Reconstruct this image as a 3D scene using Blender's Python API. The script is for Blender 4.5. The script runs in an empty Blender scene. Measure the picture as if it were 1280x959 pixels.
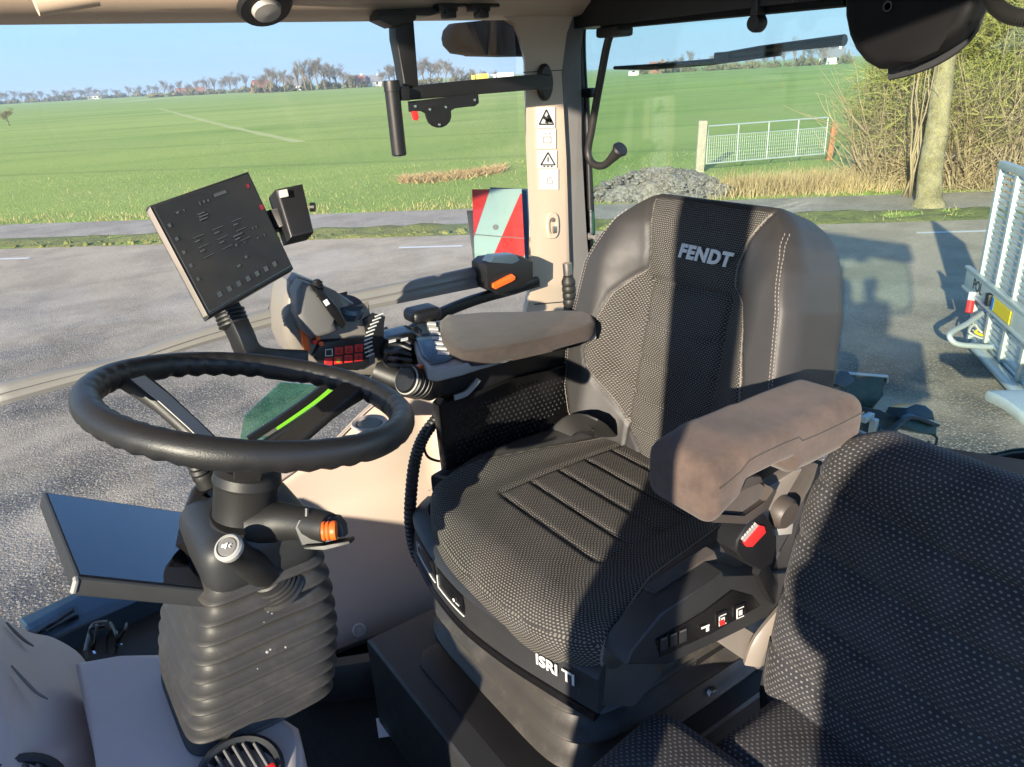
import bpy, bmesh, math, random
from mathutils import Vector, Matrix, noise

random.seed(7)
S = bpy.context.scene
COL = S.collection
rad = math.radians
V = Vector

# ---------------------------------------------------------------- camera and survey helpers
# world: X = towards the tractor's rear, Y = towards its right side, Z up; ground z = 0, cab floor z = 1.75
FPX, CXP, CYP = 940.0, 640.0, 479.5
CAM = V((0, 0, 3.0))
_yaw = V((.56, .83, 0)).normalized()
_p, _r = rad(22.4), rad(3.1)
FW = V((_yaw.x*math.cos(_p), _yaw.y*math.cos(_p), -math.sin(_p)))
_r0 = V((_yaw.y, -_yaw.x, 0)); _u0 = _r0.cross(FW)
RT = _r0*math.cos(_r) - _u0*math.sin(_r)
UP = _u0*math.cos(_r) + _r0*math.sin(_r)
def ray(u, v): return FW + RT*((u-CXP)/FPX) - UP*((v-CYP)/FPX)
def W(u, v, d): return CAM + ray(u, v)*d
def WX(u, v, x): r = ray(u, v); return CAM + r*(x/r.x)
def WY(u, v, y): r = ray(u, v); return CAM + r*(y/r.y)
def WZ(u, v, z): r = ray(u, v); return CAM + r*((z-3.0)/r.z)

cd = bpy.data.cameras.new('camera'); co = bpy.data.objects.new('camera', cd); COL.objects.link(co)
co.matrix_world = Matrix(((RT.x, UP.x, -FW.x, 0), (RT.y, UP.y, -FW.y, 0), (RT.z, UP.z, -FW.z, 3.0), (0, 0, 0, 1)))
cd.sensor_width = 36.0; cd.lens = FPX/1280*36.0; cd.clip_start = .02; cd.clip_end = 6000
S.camera = co

# ---------------------------------------------------------------- light
SUN_EL = 15.0
SUN_H = V((.862, .507, 0)).normalized()
world = bpy.data.worlds.new("World"); S.world = world; world.use_nodes = True
nt = world.node_tree; nt.nodes.clear()
sky = nt.nodes.new('ShaderNodeTexSky'); sky.sky_type = 'NISHITA'; sky.sun_disc = False
sky.sun_elevation = rad(SUN_EL); sky.sun_rotation = -math.atan2(-SUN_H.x, -SUN_H.y)
sky.air_density = 1.0; sky.dust_density = 0.3; sky.ozone_density = 4.0
bg = nt.nodes.new('ShaderNodeBackground'); bg.inputs['Strength'].default_value = .13
wo = nt.nodes.new('ShaderNodeOutputWorld')
tn = nt.nodes.new('ShaderNodeMix'); tn.data_type = 'RGBA'; tn.blend_type = 'MULTIPLY'; tn.inputs[0].default_value = 1
tn.inputs[7].default_value = (.88, .96, 1.12, 1); nt.links.new(sky.outputs[0], tn.inputs[6])
# thin winter haze: the sky pales towards a milky blue near the horizon
tc = nt.nodes.new('ShaderNodeTexCoord'); sx = nt.nodes.new('ShaderNodeSeparateXYZ'); nt.links.new(tc.outputs['Generated'], sx.inputs[0])
mr = nt.nodes.new('ShaderNodeMapRange'); mr.inputs[1].default_value = -.02; mr.inputs[2].default_value = .42; mr.inputs[3].default_value = .92; mr.inputs[4].default_value = .0
nt.links.new(sx.outputs[2], mr.inputs[0])
cn = nt.nodes.new('ShaderNodeTexNoise'); cn.inputs['Scale'].default_value = 2.2; cn.inputs['Detail'].default_value = 4
mp_ = nt.nodes.new('ShaderNodeMapping'); mp_.inputs['Scale'].default_value = (1, 1, 5); nt.links.new(tc.outputs['Generated'], mp_.inputs[0]); nt.links.new(mp_.outputs[0], cn.inputs['Vector'])
hc = nt.nodes.new('ShaderNodeMix'); hc.data_type = 'RGBA'; hc.inputs[6].default_value = (1.10, 1.95, 3.30, 1); hc.inputs[7].default_value = (1.60, 2.40, 3.55, 1)
nt.links.new(cn.outputs['Fac'], hc.inputs[0])
hm_ = nt.nodes.new('ShaderNodeMix'); hm_.data_type = 'RGBA'; nt.links.new(mr.outputs[0], hm_.inputs[0]); nt.links.new(tn.outputs[2], hm_.inputs[6]); nt.links.new(hc.outputs[2], hm_.inputs[7])
nt.links.new(hm_.outputs[2], bg.inputs[0]); nt.links.new(bg.outputs[0], wo.inputs[0])
sl = bpy.data.lights.new('sun', 'SUN'); sl.energy = 4.7; sl.angle = rad(.55); sl.color = (1, .87, .70)
so = bpy.data.objects.new('sun', sl); COL.objects.link(so); so.location = (-20, -12, 10)
sd = V((SUN_H.x*math.cos(rad(SUN_EL)), SUN_H.y*math.cos(rad(SUN_EL)), -math.sin(rad(SUN_EL))))
so.rotation_euler = sd.to_track_quat('-Z', 'Y').to_euler()
S.view_settings.view_transform = 'Standard'; S.view_settings.look = 'None'
S.view_settings.exposure = 1.40; S.view_settings.gamma = 1.0
S.cycles.max_bounces = 8; S.cycles.transparent_max_bounces = 24
S.cycles.caustics_reflective = False; S.cycles.caustics_refractive = False
S.cycles.sample_clamp_indirect = 6.0
S.cycles.use_denoising = True

# ---------------------------------------------------------------- materials
class NT:
    def __init__(s, name):
        s.m = bpy.data.materials.new(name); s.m.use_nodes = True
        s.t = s.m.node_tree; s.b = s.t.nodes['Principled BSDF']; s.o = s.t.nodes['Material Output']
    def n(s, typ, **kw):
        x = s.t.nodes.new('ShaderNode' + typ)
        for k, v in kw.items():
            if k.startswith('_'): setattr(x, k[1:], v)
        for k, v in kw.items():
            if not k.startswith('_'):
                k = int(k[1:]) if k[0] == 'i' and k[1:].isdigit() else k
                x.inputs[k].default_value = v
        return x
    def l(s, a, b): s.t.links.new(a, b)
    def math(s, op, a, b=None, c=None):
        x = s.t.nodes.new('ShaderNodeMath'); x.operation = op
        for i, q in enumerate((a, b, c)):
            if q is None: continue
            if isinstance(q, (int, float)): x.inputs[i].default_value = q
            else: s.l(q, x.inputs[i])
        return x.outputs[0]
    def mix(s, f, a, b):
        x = s.t.nodes.new('ShaderNodeMix'); x.data_type = 'RGBA'
        for i, q in ((0, f), (6, a), (7, b)):
            if isinstance(q, (int, float)): x.inputs[i].default_value = q
            elif isinstance(q, tuple): x.inputs[i].default_value = (*q, 1)[:4]
            else: s.l(q, x.inputs[i])
        return x.outputs[2]
    def coord(s, out='Object'): return s.n('TexCoord').outputs[out]
    def noise(s, scale, detail=4, rough=.55, vec=None, out='Fac'):
        x = s.n('TexNoise', Scale=scale, Detail=detail, Roughness=rough)
        s.l(vec if vec is not None else s.coord(), x.inputs['Vector']); return x.outputs[out]
    def ramp(s, f, *stops):
        x = s.t.nodes.new('ShaderNodeValToRGB'); e = x.color_ramp.elements
        while len(e) < len(stops): e.new(.5)
        for q, (p, c) in zip(e, stops):
            q.position = p; q.color = (*c, 1)[:4] if isinstance(c, tuple) else (c, c, c, 1)
        s.l(f, x.inputs[0]); return x.outputs[0]
    def bump(s, h, strength=.3, dist=.002):
        x = s.n('Bump', Strength=strength, Distance=dist); s.l(h, x.inputs['Height']); s.l(x.outputs[0], s.b.inputs['Normal'])
    def stretch(s, sc, vec=None, rot=(0, 0, 0)):
        x = s.n('Mapping', Scale=sc, Rotation=rot); s.l(vec if vec is not None else s.coord(), x.inputs[0]); return x.outputs[0]

def plastic(name, col, rough=.5, grain=900, bump=.12, var=.12, dust=0.0, spec=.5):
    k = NT(name)
    f = k.noise(9, 5)
    base = k.mix(f, tuple(c*(1-var) for c in col), tuple(min(1, c*(1+var)) for c in col))
    if dust:
        d = k.ramp(k.noise(22, 6, .7), (.5, 0.0), (.78, 1.0))
        base = k.mix(k.math('MULTIPLY', d, dust), base, (.32, .28, .23))
    k.l(base, k.b.inputs['Base Color'])
    k.l(k.math('MULTIPLY_ADD', k.noise(30, 4), .22, rough-.11), k.b.inputs['Roughness'])
    k.b.inputs['Specular IOR Level'].default_value = spec
    k.bump(k.noise(grain, 2), bump, .0006)
    return k.m

def metal(name, col, rough=.35, metallic=1.0, scr=60):
    k = NT(name)
    k.l(k.mix(k.noise(14, 6), tuple(c*.8 for c in col), col), k.b.inputs['Base Color'])
    k.b.inputs['Metallic'].default_value = metallic
    k.l(k.math('MULTIPLY_ADD', k.noise(scr, 5), .3, rough-.15), k.b.inputs['Roughness'])
    return k.m

def glow(name, col, st):
    k = NT(name); k.b.inputs['Base Color'].default_value = (*col, 1)
    k.b.inputs['Emission Color'].default_value = (*col, 1); k.b.inputs['Emission Strength'].default_value = st
    k.b.inputs['Roughness'].default_value = .4
    return k.m

def dot_fabric(name, base, dot, au=.0092, av=.0052, ru=.0027, rv=.0013, leather=None):
    """woven upholstery: staggered pale stitches on a dark weave, sized in metres from the UV map"""
    k = NT(name)
    uv = k.n('UVMap').outputs[0]
    sx = k.n('SeparateXYZ'); k.l(uv, sx.inputs[0]); u, v = sx.outputs[0], sx.outputs[1]
    u = k.math('MULTIPLY_ADD', k.noise(18, 3), .012, u); v = k.math('MULTIPLY_ADD', k.noise(15, 3), .010, v)   # the cloth is never pulled quite straight
    vs = k.math('DIVIDE', v, av); row = k.math('FLOOR', vs)
    us = k.math('ADD', k.math('DIVIDE', u, au), k.math('MULTIPLY', k.math('MODULO', row, 2.0), .5))
    fu = k.math('MULTIPLY', k.math('SUBTRACT', k.math('FRACT', us), .5), au/ru)
    fv = k.math('MULTIPLY', k.math('SUBTRACT', k.math('FRACT', vs), .5), av/rv)
    d = k.math('ADD', k.math('MULTIPLY', fu, fu), k.math('MULTIPLY', fv, fv))
    m = k.n('MapRange', i1=.55, i2=1.25, i3=1.0, i4=0.0); k.l(d, m.inputs[0]); dots = m.outputs[0]
    big = k.noise(16, 4)
    b = k.mix(k.ramp(big, (.3, 0.0), (.7, 1.0)), tuple(c*.65 for c in base), tuple(c*1.45 for c in base))
    lint = k.ramp(k.noise(420, 2, .6), (.70, 0.0), (.80, 1.0)); b = k.mix(k.math('MULTIPLY', lint, k.math('MULTIPLY', k.ramp(k.noise(7, 5, .7), (.48, 0.0), (.68, 1.0)), .6)), b, (.26, .25, .23))
    wear = k.math('MULTIPLY', dots, k.math('MULTIPLY_ADD', k.noise(300, 2), .6, .6))
    colr = k.mix(wear, b, dot)
    rough = .88; h = k.math('ADD', k.math('MULTIPLY', dots, .7), k.math('MULTIPLY', k.noise(1400, 2), .5))
    if leather is not None:
        at = k.n('Attribute', _attribute_name='zone').outputs['Fac']
        z = k.n('MapRange', i1=-.0012, i2=.0012, i3=0.0, i4=1.0); k.l(at, z.inputs[0]); zf = z.outputs[0]
        lc = k.mix(k.noise(26, 5), tuple(c*.85 for c in leather), tuple(c*1.15 for c in leather))
        colr = k.mix(zf, lc, colr)
        ln = k.n('MapRange', i1=.0007, i2=.0018, i3=.8, i4=0.0); k.l(k.math('ABSOLUTE', k.math('ADD', at, -.003)), ln.inputs[0])
        colr = k.mix(ln.outputs[0], colr, (.22, .20, .17))
        lr = k.math('MULTIPLY_ADD', k.noise(40, 4), .20, .44)
        rr = k.t.nodes.new('ShaderNodeMix'); k.l(zf, rr.inputs[0]); k.l(lr, rr.inputs[2]); rr.inputs[3].default_value = rough
        k.l(rr.outputs[0], k.b.inputs['Roughness'])
        hm = k.t.nodes.new('ShaderNodeMix'); k.l(zf, hm.inputs[0]); k.l(k.math('MULTIPLY', k.noise(700, 3), .35), hm.inputs[2]); k.l(h, hm.inputs[3])
        h = hm.outputs[0]
    else:
        k.b.inputs['Roughness'].default_value = rough
        k.b.inputs['Sheen Weight'].default_value = .05
    k.l(colr, k.b.inputs['Base Color'])
    k.bump(h, .45, .0012)
    return k.m

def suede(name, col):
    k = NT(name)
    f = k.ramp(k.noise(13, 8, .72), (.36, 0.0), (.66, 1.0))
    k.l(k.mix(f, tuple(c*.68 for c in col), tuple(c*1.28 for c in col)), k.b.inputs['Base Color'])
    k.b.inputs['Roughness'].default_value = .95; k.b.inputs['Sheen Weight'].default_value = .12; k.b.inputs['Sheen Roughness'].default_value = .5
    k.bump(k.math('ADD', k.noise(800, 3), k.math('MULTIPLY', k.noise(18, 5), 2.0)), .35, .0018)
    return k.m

def glass(name, tint, rough=0.0, smear=.03, ior=1.45):
    k = NT(name); k.t.nodes.remove(k.b)
    tr = k.n('BsdfTransparent', Color=(*tint, 1)); gl = k.n('BsdfGlossy', Color=(1, 1, 1, 1), Roughness=rough)
    bf = k.n('NewGeometry').outputs['Backfacing']; fr = k.n('Fresnel'); k.l(k.math('MULTIPLY_ADD', bf, 1/ior-ior, ior), fr.inputs['IOR']); mx = k.n('MixShader')
    k.l(fr.outputs[0], mx.inputs[0]); k.l(tr.outputs[0], mx.inputs[1]); k.l(gl.outputs[0], mx.inputs[2])
    df = k.n('BsdfDiffuse', Color=(.6, .6, .58, 1)); m2 = k.n('MixShader')          # a film of dust and wipe marks
    f = k.ramp(k.noise(3.2, 6, .62, k.stretch((1, 1, .35))), (.42, 0.0), (.8, 1.0))
    k.l(k.math('MULTIPLY_ADD', f, smear, .004), m2.inputs[0]); k.l(mx.outputs[0], m2.inputs[1]); k.l(df.outputs[0], m2.inputs[2])
    k.l(m2.outputs[0], k.o.inputs[0])
    return k.m

M = {}
M['beige'] = plastic('beige_plastic', (.60, .475, .36), .55, 700, .12, .05)
M['mauve'] = plastic('taupe_plastic', (.56, .50, .475), .5, 700, .14, .05)
M['taupe2'] = plastic('taupe_console_plastic', (.47, .405, .37), .5, 700, .14, .05)
M['rail'] = plastic('pale_grey_rail', (.26, .252, .24), .42, 700, .12, .1)
M['console'] = plastic('pink_beige_console', (.50, .405, .335), .55, 700, .2, .07)
M['grey'] = plastic('grey_trim_plastic', (.16, .155, .15), .5, 700, .15, .08)
M['darkgrey'] = plastic('dark_grey_plastic', (.024, .025, .027), .5, 600, .25, .15)
M['black'] = plastic('black_plastic', (.009, .009, .010), .46, 600, .22, .2)
M['gloss'] = plastic('gloss_black_plastic', (.008, .008, .009), .24, 900, .03, .2)
M['rubber'] = plastic('black_rubber', (.017, .0165, .016), .5, 500, .3, .25)
M['boot'] = plastic('dusty_bellows_rubber', (.033, .030, .027), .52, 420, .3, .15, dust=.10)
M['bellow'] = plastic('seat_bellows_rubber', (.042, .038, .033), .5, 500, .3, .15, dust=.15)
M['leather'] = plastic('black_leather', (.020, .020, .021), .36, 500, .35, .2)
M['wheel'] = plastic('steering_wheel_leather', (.016, .016, .0165), .44, 520, .45, .15)
M['silver'] = plastic('silver_grey_plastic', (.36, .35, .33), .4, 900, .05, .06)
M['white'] = plastic('white_print', (.78, .77, .74), .6, 600, .05, .04)
M['logo'] = plastic('pale_grey_embroidery', (.50, .50, .49), .75, 500, .5, .15)
M['red'] = plastic('red_plastic', (.72, .03, .03), .4, 600, .05, .05)
M['orange'] = plastic('orange_plastic', (.85, .14, .02), .4, 600, .05, .05)
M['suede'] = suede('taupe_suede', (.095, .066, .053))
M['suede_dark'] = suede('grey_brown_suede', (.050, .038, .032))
M['fab'] = dot_fabric('dotted_upholstery', (.022, .022, .023), (.20, .182, .15), .0066, .0037, .0021, .0010, leather=(.032, .031, .031))
M['fab2'] = dot_fabric('dotted_folding_seat_cloth', (.026, .026, .030), (.19, .185, .175), .0094, .0059, .0021, .0012)
M['metal'] = metal('brushed_steel', (.55, .53, .5), .35)
M['alu'] = metal('galvanised_aluminium', (.62, .66, .64), .5, .55)
M['bolt'] = metal('bright_bolt', (.8, .8, .8), .2)
M['glass_side'] = glass('clear_side_glass', (.965, .985, .975), smear=.010, ior=1.36)
M['glass_rear'] = glass('green_tinted_rear_glass', (.86, .945, .90), smear=.02)
M['lime'] = plastic('lime_green_paint', (.22, .62, .04), .3, 900, .03, .05)
M['dkgreen'] = plastic('dark_green_paint', (.012, .05, .035), .25, 900, .02, .1)
M['navy'] = plastic('blue_grey_paint_sky_tint', (.05, .08, .11), .22, 900, .03, .08)  # blue also stands for reflected sky on the latch plate, shelf and pad

# ---------------------------------------------------------------- mesh tools
class MB:
    def __init__(s):
        s.bm = bmesh.new(); s.uv = s.bm.loops.layers.uv.new('UVMap'); s.zone = None
    def setuv(s, f, pts):
        for lp, p in zip(f.loops, pts): lp[s.uv].uv = p
    def box(s, c, size, rot=None, bev=0.0, seg=2):
        r = bmesh.ops.create_cube(s.bm, size=1.0)
        vs = r['verts']; mat = Matrix.Translation(V(c)) @ (rot.to_4x4() if rot else Matrix()) @ Matrix.Diagonal((*size, 1))
        bmesh.ops.transform(s.bm, matrix=mat, verts=vs)
        if bev:
            es = list({e for v in vs for e in v.link_edges})
            bmesh.ops.bevel(s.bm, geom=es, offset=bev, segments=seg, affect='EDGES', profile=.6)
        return s
    def grid_loft(s, rings, cap=True, close=True):
        vr = [[s.bm.verts.new(p) for p in r] for r in rings]
        n = len(rings[0])
        for a, b in zip(vr, vr[1:]):
            for i in range(n if close else n-1):
                j = (i+1) % n
                try: s.bm.faces.new((a[i], a[j], b[j], b[i]))
                except ValueError: pass
        if cap and close:
            for r in (vr[0], vr[-1]):
                try: s.bm.faces.new(r)
                except ValueError: pass
        return s
    def tube(s, path, r, seg=12, closed=False, sq=None, cap=True):
        """round tube (or rounded-rect section sq=(a,b)) along a path; r may be a list"""
        P = [V(p) for p in path]; n = len(P); rr = r if isinstance(r, (list, tuple)) else [r]*n
        up = V((0, 0, 1)); rings = []
        prev = None
        for i, p in enumerate(P):
            t = (P[(i+1) % n]-P[i-1]) if closed else (P[min(i+1, n-1)]-P[max(i-1, 0)])
            t.normalize()
            if prev is None:
                a = t.cross(up)
                if a.length < .05: a = t.cross(V((1, 0, 0)))
            else: a = prev - t*prev.dot(t)
            a.normalize(); prev = a; b = t.cross(a)
            ring = []
            for k in range(seg):
                th = 2*math.pi*k/seg
                if sq:
                    c_, s_ = math.cos(th), math.sin(th)
                    e = .35
                    x = sq[0]*math.copysign(abs(c_)**e, c_); y = sq[1]*math.copysign(abs(s_)**e, s_)
                    ring.append(p + a*x*rr[i] + b*y*rr[i])
                else: ring.append(p + (a*math.cos(th)+b*math.sin(th))*rr[i])
            rings.append(ring)
        if closed: rings.append(rings[0]); cap = False
        if closed:
            vr = [[s.bm.verts.new(p) for p in r_] for r_ in rings[:-1]]; vr.append(vr[0])
            for a, b in zip(vr, vr[1:]):
                for i in range(seg):
                    j = (i+1) % seg; s.bm.faces.new((a[i], a[j], b[j], b[i]))
        else: s.grid_loft(rings, cap)
        return s
    def lathe(s, o, axis, prof, seg=28, cap=True):
        """prof: (radius, distance along axis)"""
        o = V(o); t = V(axis).normalized(); a = t.cross(V((0, 0, 1)))
        if a.length < .05: a = t.cross(V((1, 0, 0)))
        a.normalize(); b = t.cross(a)
        rings = [[o + t*h + (a*math.cos(2*math.pi*k/seg) + b*math.sin(2*math.pi*k/seg))*max(r_, 1e-4) for k in range(seg)] for r_, h in prof]
        return s.grid_loft(rings, cap)
    def prism(s, poly, d, bev=0.0, seg=2):
        """extrude the 3-D polygon along vector d"""
        d = V(d)
        a = [s.bm.verts.new(V(p)) for p in poly]; b = [s.bm.verts.new(V(p)+d) for p in poly]
        fs = [s.bm.faces.new(a), s.bm.faces.new(b[::-1])]
        n = len(poly)
        for i in range(n): fs.append(s.bm.faces.new((a[i], b[i], b[(i+1) % n], a[(i+1) % n])))
        if bev:
            es = list({e for f in fs[:2] for e in f.edges})
            try: bmesh.ops.bevel(s.bm, geom=es, offset=bev, segments=seg, affect='EDGES', profile=.6, clamp_overlap=True)
            except Exception: pass
        return s
    def rbox(s, size, r, n, fn=None, zone=None):
        """rounded box on a fine grid, centred on the origin, bent by fn(p, q) where p is the point, q in -1..1 before rounding;
        UVs are metres on each face; zone(p) gives a signed distance written to the 'zone' attribute"""
        sx, sy, sz = (x/2 for x in size); hx = (sx, sy, sz)
        if zone and s.zone is None: s.zone = s.bm.verts.layers.float.new('zone')
        cache = {}
        def pt(i, j, k):
            key = (i, j, k)
            if key in cache: return cache[key]
            q = V((2*i/n[0]-1, 2*j/n[1]-1, 2*k/n[2]-1))
            p = V((q.x*sx, q.y*sy, q.z*sz))
            c = V(tuple(max(-(h-r), min(h-r, x)) for x, h in zip(p, hx)))
            dlt = p-c
            if dlt.length > 1e-9: p = c + dlt.normalized()*r*min(1, max(abs(dlt.x), abs(dlt.y), abs(dlt.z))/r)
            zv = zone(p) if zone else 0
            w = fn(p.copy(), q) if fn else p
            vt = s.bm.verts.new(w)
            if zone: vt[s.zone] = zv
            cache[key] = (vt, p); return cache[key]
        def face(keys, ax):
            vs = [pt(*q) for q in keys]
            try: f = s.bm.faces.new([x[0] for x in vs])
            except ValueError: return
            for lp, x in zip(f.loops, vs):
                p = x[1]
                lp[s.uv].uv = (p.y, p.z) if ax == 0 else ((p.x, p.z) if ax == 1 else (p.y, p.x))
        for side in (0, 1):
            for i in range(n[0]):
                for j in range(n[1]):
                    k = n[2]*side; q = [(i, j, k), (i+1, j, k), (i+1, j+1, k), (i, j+1, k)]; face(q if side else q[::-1], 2)
            for i in range(n[0]):
                for k in range(n[2]):
                    j = n[1]*side; q = [(i, j, k), (i+1, j, k), (i+1, j, k+1), (i, j, k+1)]; face(q[::-1] if side else q, 1)
            for j in range(n[1]):
                for k in range(n[2]):
                    i = n[0]*side; q = [(i, j, k), (i, j+1, k), (i, j+1, k+1), (i, j, k+1)]; face(q if side else q[::-1], 0)
        return s
    def quad(s, a, b, c, d):
        s.bm.faces.new([s.bm.verts.new(V(x)) for x in (a, b, c, d)]); return s
    def done(s, name, mat, parent=None, smooth=35, sub=0, norm=True):
        bm = s.bm
        if norm: bmesh.ops.recalc_face_normals(bm, faces=bm.faces)
        me = bpy.data.meshes.new(name); bm.to_mesh(me); bm.free()
        if smooth:
            me.polygons.foreach_set('use_smooth', [True]*len(me.polygons))
            if smooth < 180: me.set_sharp_from_angle(angle=rad(smooth))
        for m_ in (mat if isinstance(mat, (list, tuple)) else [mat]): me.materials.append(m_)
        o = bpy.data.objects.new(name, me); COL.objects.link(o)
        if parent is not None:
            o.parent = parent
            if parent.parent is None and parent.type == 'EMPTY': o.location = -parent.location
            elif parent.parent is None: o.location = -parent.location
        if sub:
            md = o.modifiers.new('smooth', 'SUBSURF'); md.levels = md.render_levels = sub
        return o

def tag(o, label=None, cat=None, group=None, kind=None):
    if label: o['label'] = label
    if cat: o['category'] = cat
    if group: o['group'] = group
    if kind: o['kind'] = kind
    return o
def thing(name, label, cat, loc, group=None):
    o = bpy.data.objects.new(name, None); COL.objects.link(o); o.location = V(loc); o.empty_display_size = .1
    return tag(o, label, cat, group)
def copy_tree(o, parent=None):
    c = o.copy(); COL.objects.link(c); c.parent = parent
    for ch in [x for x in bpy.data.objects if x.parent == o]: copy_tree(ch, c)
    return c
def spline(pts, n=8, closed=False):
    """Catmull-Rom through the points"""
    P = [V(p) for p in pts]; out = []; m = len(P)
    for i in range(m if closed else m-1):
        a, b, c, d = (P[(i-1) % m], P[i], P[(i+1) % m], P[(i+2) % m]) if closed else (P[max(i-1, 0)], P[i], P[i+1], P[min(i+2, m-1)])
        for k in range(n):
            t = k/n
            out.append(.5*((2*b) + (c-a)*t + (2*a-5*b+4*c-d)*t*t + (3*b-a-3*c+d)*t**3))
    if not closed: out.append(P[-1])
    return out
def text_mesh(name, body, size, loc, xaxis, yaxis, mat, parent, shear=0, extrude=.0008, bold=0, squash=1.0, spacing=1.0):
    cu = bpy.data.curves.new(name, 'FONT'); cu.body = body; cu.size = size; cu.shear = shear; cu.extrude = extrude; cu.offset = bold
    cu.space_character = spacing; cu.align_x = 'CENTER'; cu.align_y = 'CENTER'; cu.resolution_u = 3
    t = bpy.data.objects.new(name, cu); COL.objects.link(t)
    dg = bpy.context.evaluated_depsgraph_get()
    me = bpy.data.meshes.new_from_object(t.evaluated_get(dg)); bpy.data.objects.remove(t); me.name = name
    x = V(xaxis).normalized(); z = x.cross(V(yaxis)).normalized(); y = z.cross(x)
    mt = Matrix(((x.x, y.x, z.x, loc[0]), (x.y, y.y, z.y, loc[1]), (x.z, y.z, z.z, loc[2]), (0, 0, 0, 1)))
    me.transform(mt @ Matrix.Diagonal((squash, 1, 1, 1)))
    me.materials.clear(); me.materials.append(mat)
    o = bpy.data.objects.new(name, me); COL.objects.link(o)
    if parent is not None:
        o.parent = parent
        if parent.parent is None: o.location = -parent.location
    return o
def sst(x): x = max(0, min(1, x)); return x*x*(3-2*x)
def lerp_tab(tab, x):
    if x <= tab[0][0]: return tab[0][1]
    for (a, p), (b, q) in zip(tab, tab[1:]):
        if x <= b: return p + (q-p)*sst((x-a)/(b-a)) if False else p + (q-p)*(x-a)/(b-a)
    return tab[-1][1]

from mathutils.bvhtree import BVHTree
def hit(o, u, v):
    """point and normal where the sight line through (u, v) meets the surface of mesh object o"""
    w = o.matrix_basis.to_translation(); p = o.parent
    while p is not None: w = w + p.matrix_basis.to_translation(); p = p.parent
    bm = bmesh.new(); bm.from_mesh(o.data); t = BVHTree.FromBMesh(bm); bm.free()
    h = t.ray_cast(CAM-w, ray(u, v).normalized()); 
    if h[0] is None: return None
    n = h[1] if h[1].dot(FW) < 0 else -h[1]
    return h[0]+w, n
# ================================================================= OUTSIDE: ground, road, field
RE = V((.755, -.656, 0)).normalized(); RN = V((.656, .755, 0)).normalized()
def EN(e, n, z=0.0): return RE*e + RN*n + V((0, 0, z))
def to_en(p): return p.dot(RE), p.dot(RN)
ANG = math.atan2(RE.y, RE.x)

def mat_field():
    k = NT('winter_grass_field')
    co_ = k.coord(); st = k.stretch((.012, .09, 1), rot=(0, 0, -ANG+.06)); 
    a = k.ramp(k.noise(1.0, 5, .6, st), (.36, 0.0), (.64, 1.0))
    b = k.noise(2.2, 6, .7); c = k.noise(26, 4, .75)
    col = k.mix(a, (.29, .40, .095), (.47, .55, .15))  # long darker bands: shadow streaks painted into the grass colour
    col = k.mix(k.math('MULTIPLY', k.ramp(b, (.45, 0.0), (.8, 1.0)), .45), col, (.52, .55, .17))
    col = k.mix(k.math('MULTIPLY', k.ramp(c, (.35, 1.0), (.62, 0.0)), .45), col, (.20, .29, .07))
    # drill rows and tramlines running with the lane
    sx = k.n('SeparateXYZ'); k.l(k.stretch((1, 1, 1), rot=(0, 0, -ANG+.05)), sx.inputs[0])
    tr = k.math('ABSOLUTE', k.math('SUBTRACT', k.math('FRACT', k.math('DIVIDE', k.math('ADD', sx.outputs[1], k.math('MULTIPLY', k.noise(.03, 2), 5.0)), 13.0)), .5))
    col = k.mix(k.math('MULTIPLY', k.ramp(tr, (.0, 1.0), (.05, 0.0)), .38), col, (.15, .22, .06))
    wet = k.ramp(k.noise(.05, 4, .6), (.52, 0.0), (.66, 1.0)); col = k.mix(k.math('MULTIPLY', wet, .30), col, (.40, .42, .16))
    k.l(col, k.b.inputs['Base Color']); k.b.inputs['Roughness'].default_value = .9
    k.b.inputs['Specular IOR Level'].default_value = .15
    k.bump(k.math('ADD', c, b), .9, .06)
    return k.m
def mat_asphalt(name, dark, light, scale=1.0):
    k = NT(name)
    vo = k.n('TexVoronoi', Scale=130*scale); k.l(k.coord(), vo.inputs['Vector'])
    sp = k.ramp(vo.outputs['Color'], (.25, 0.0), (.95, 1.0))
    st = k.noise(1.0, 5, .6, k.stretch((.10, 1.1, 1), rot=(0, 0, -ANG)))
    col = k.mix(k.ramp(st, (.34, 0.0), (.66, 1.0)), dark, light)
    col = k.mix(k.math('MULTIPLY', sp, .55), col, tuple(c*2.1 for c in light))
    pat = k.ramp(k.noise(.9, 6, .65), (.45, 0.0), (.6, 1.0))
    col = k.mix(k.math('MULTIPLY', pat, .35), col, tuple(c*.6 for c in dark))
    # loose chippings and pebbles lie on the yard, thinning out towards the road
    sx = k.n('SeparateXYZ'); k.l(k.stretch((1, 1, 1), rot=(0, 0, -ANG)), sx.inputs[0])
    mr = k.n('MapRange', i1=12.5, i2=6.5, i3=0.0, i4=1.0); k.l(sx.outputs[1], mr.inputs[0])
    v2 = k.n('TexVoronoi', Scale=42*scale); k.l(k.coord(), v2.inputs['Vector'])
    chip = k.ramp(v2.outputs['Color'], (.34, 0.0), (.85, 1.0)); gap = k.ramp(v2.outputs['Distance'], (.28, 1.0), (.55, 0.0))
    cc = k.mix(chip, (.085, .08, .075), (.60, .52, .40)); cc = k.mix(gap, (.05, .047, .045), cc)
    pat2 = k.math('MULTIPLY', mr.outputs[0], k.ramp(k.noise(.7, 5, .6), (.36, .12), (.6, .85)))
    col = k.mix(pat2, col, cc)
    k.l(col, k.b.inputs['Base Color']); k.b.inputs['Roughness'].default_value = .85
    k.bump(k.math('ADD', k.math('ADD', k.ramp(vo.outputs['Distance'], (0, 1.0), (.6, 0.0)), k.noise(60, 4)), k.math('MULTIPLY', k.math('MULTIPLY', gap, pat2), 2.5)), .8, .008)
    return k.m
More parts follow.
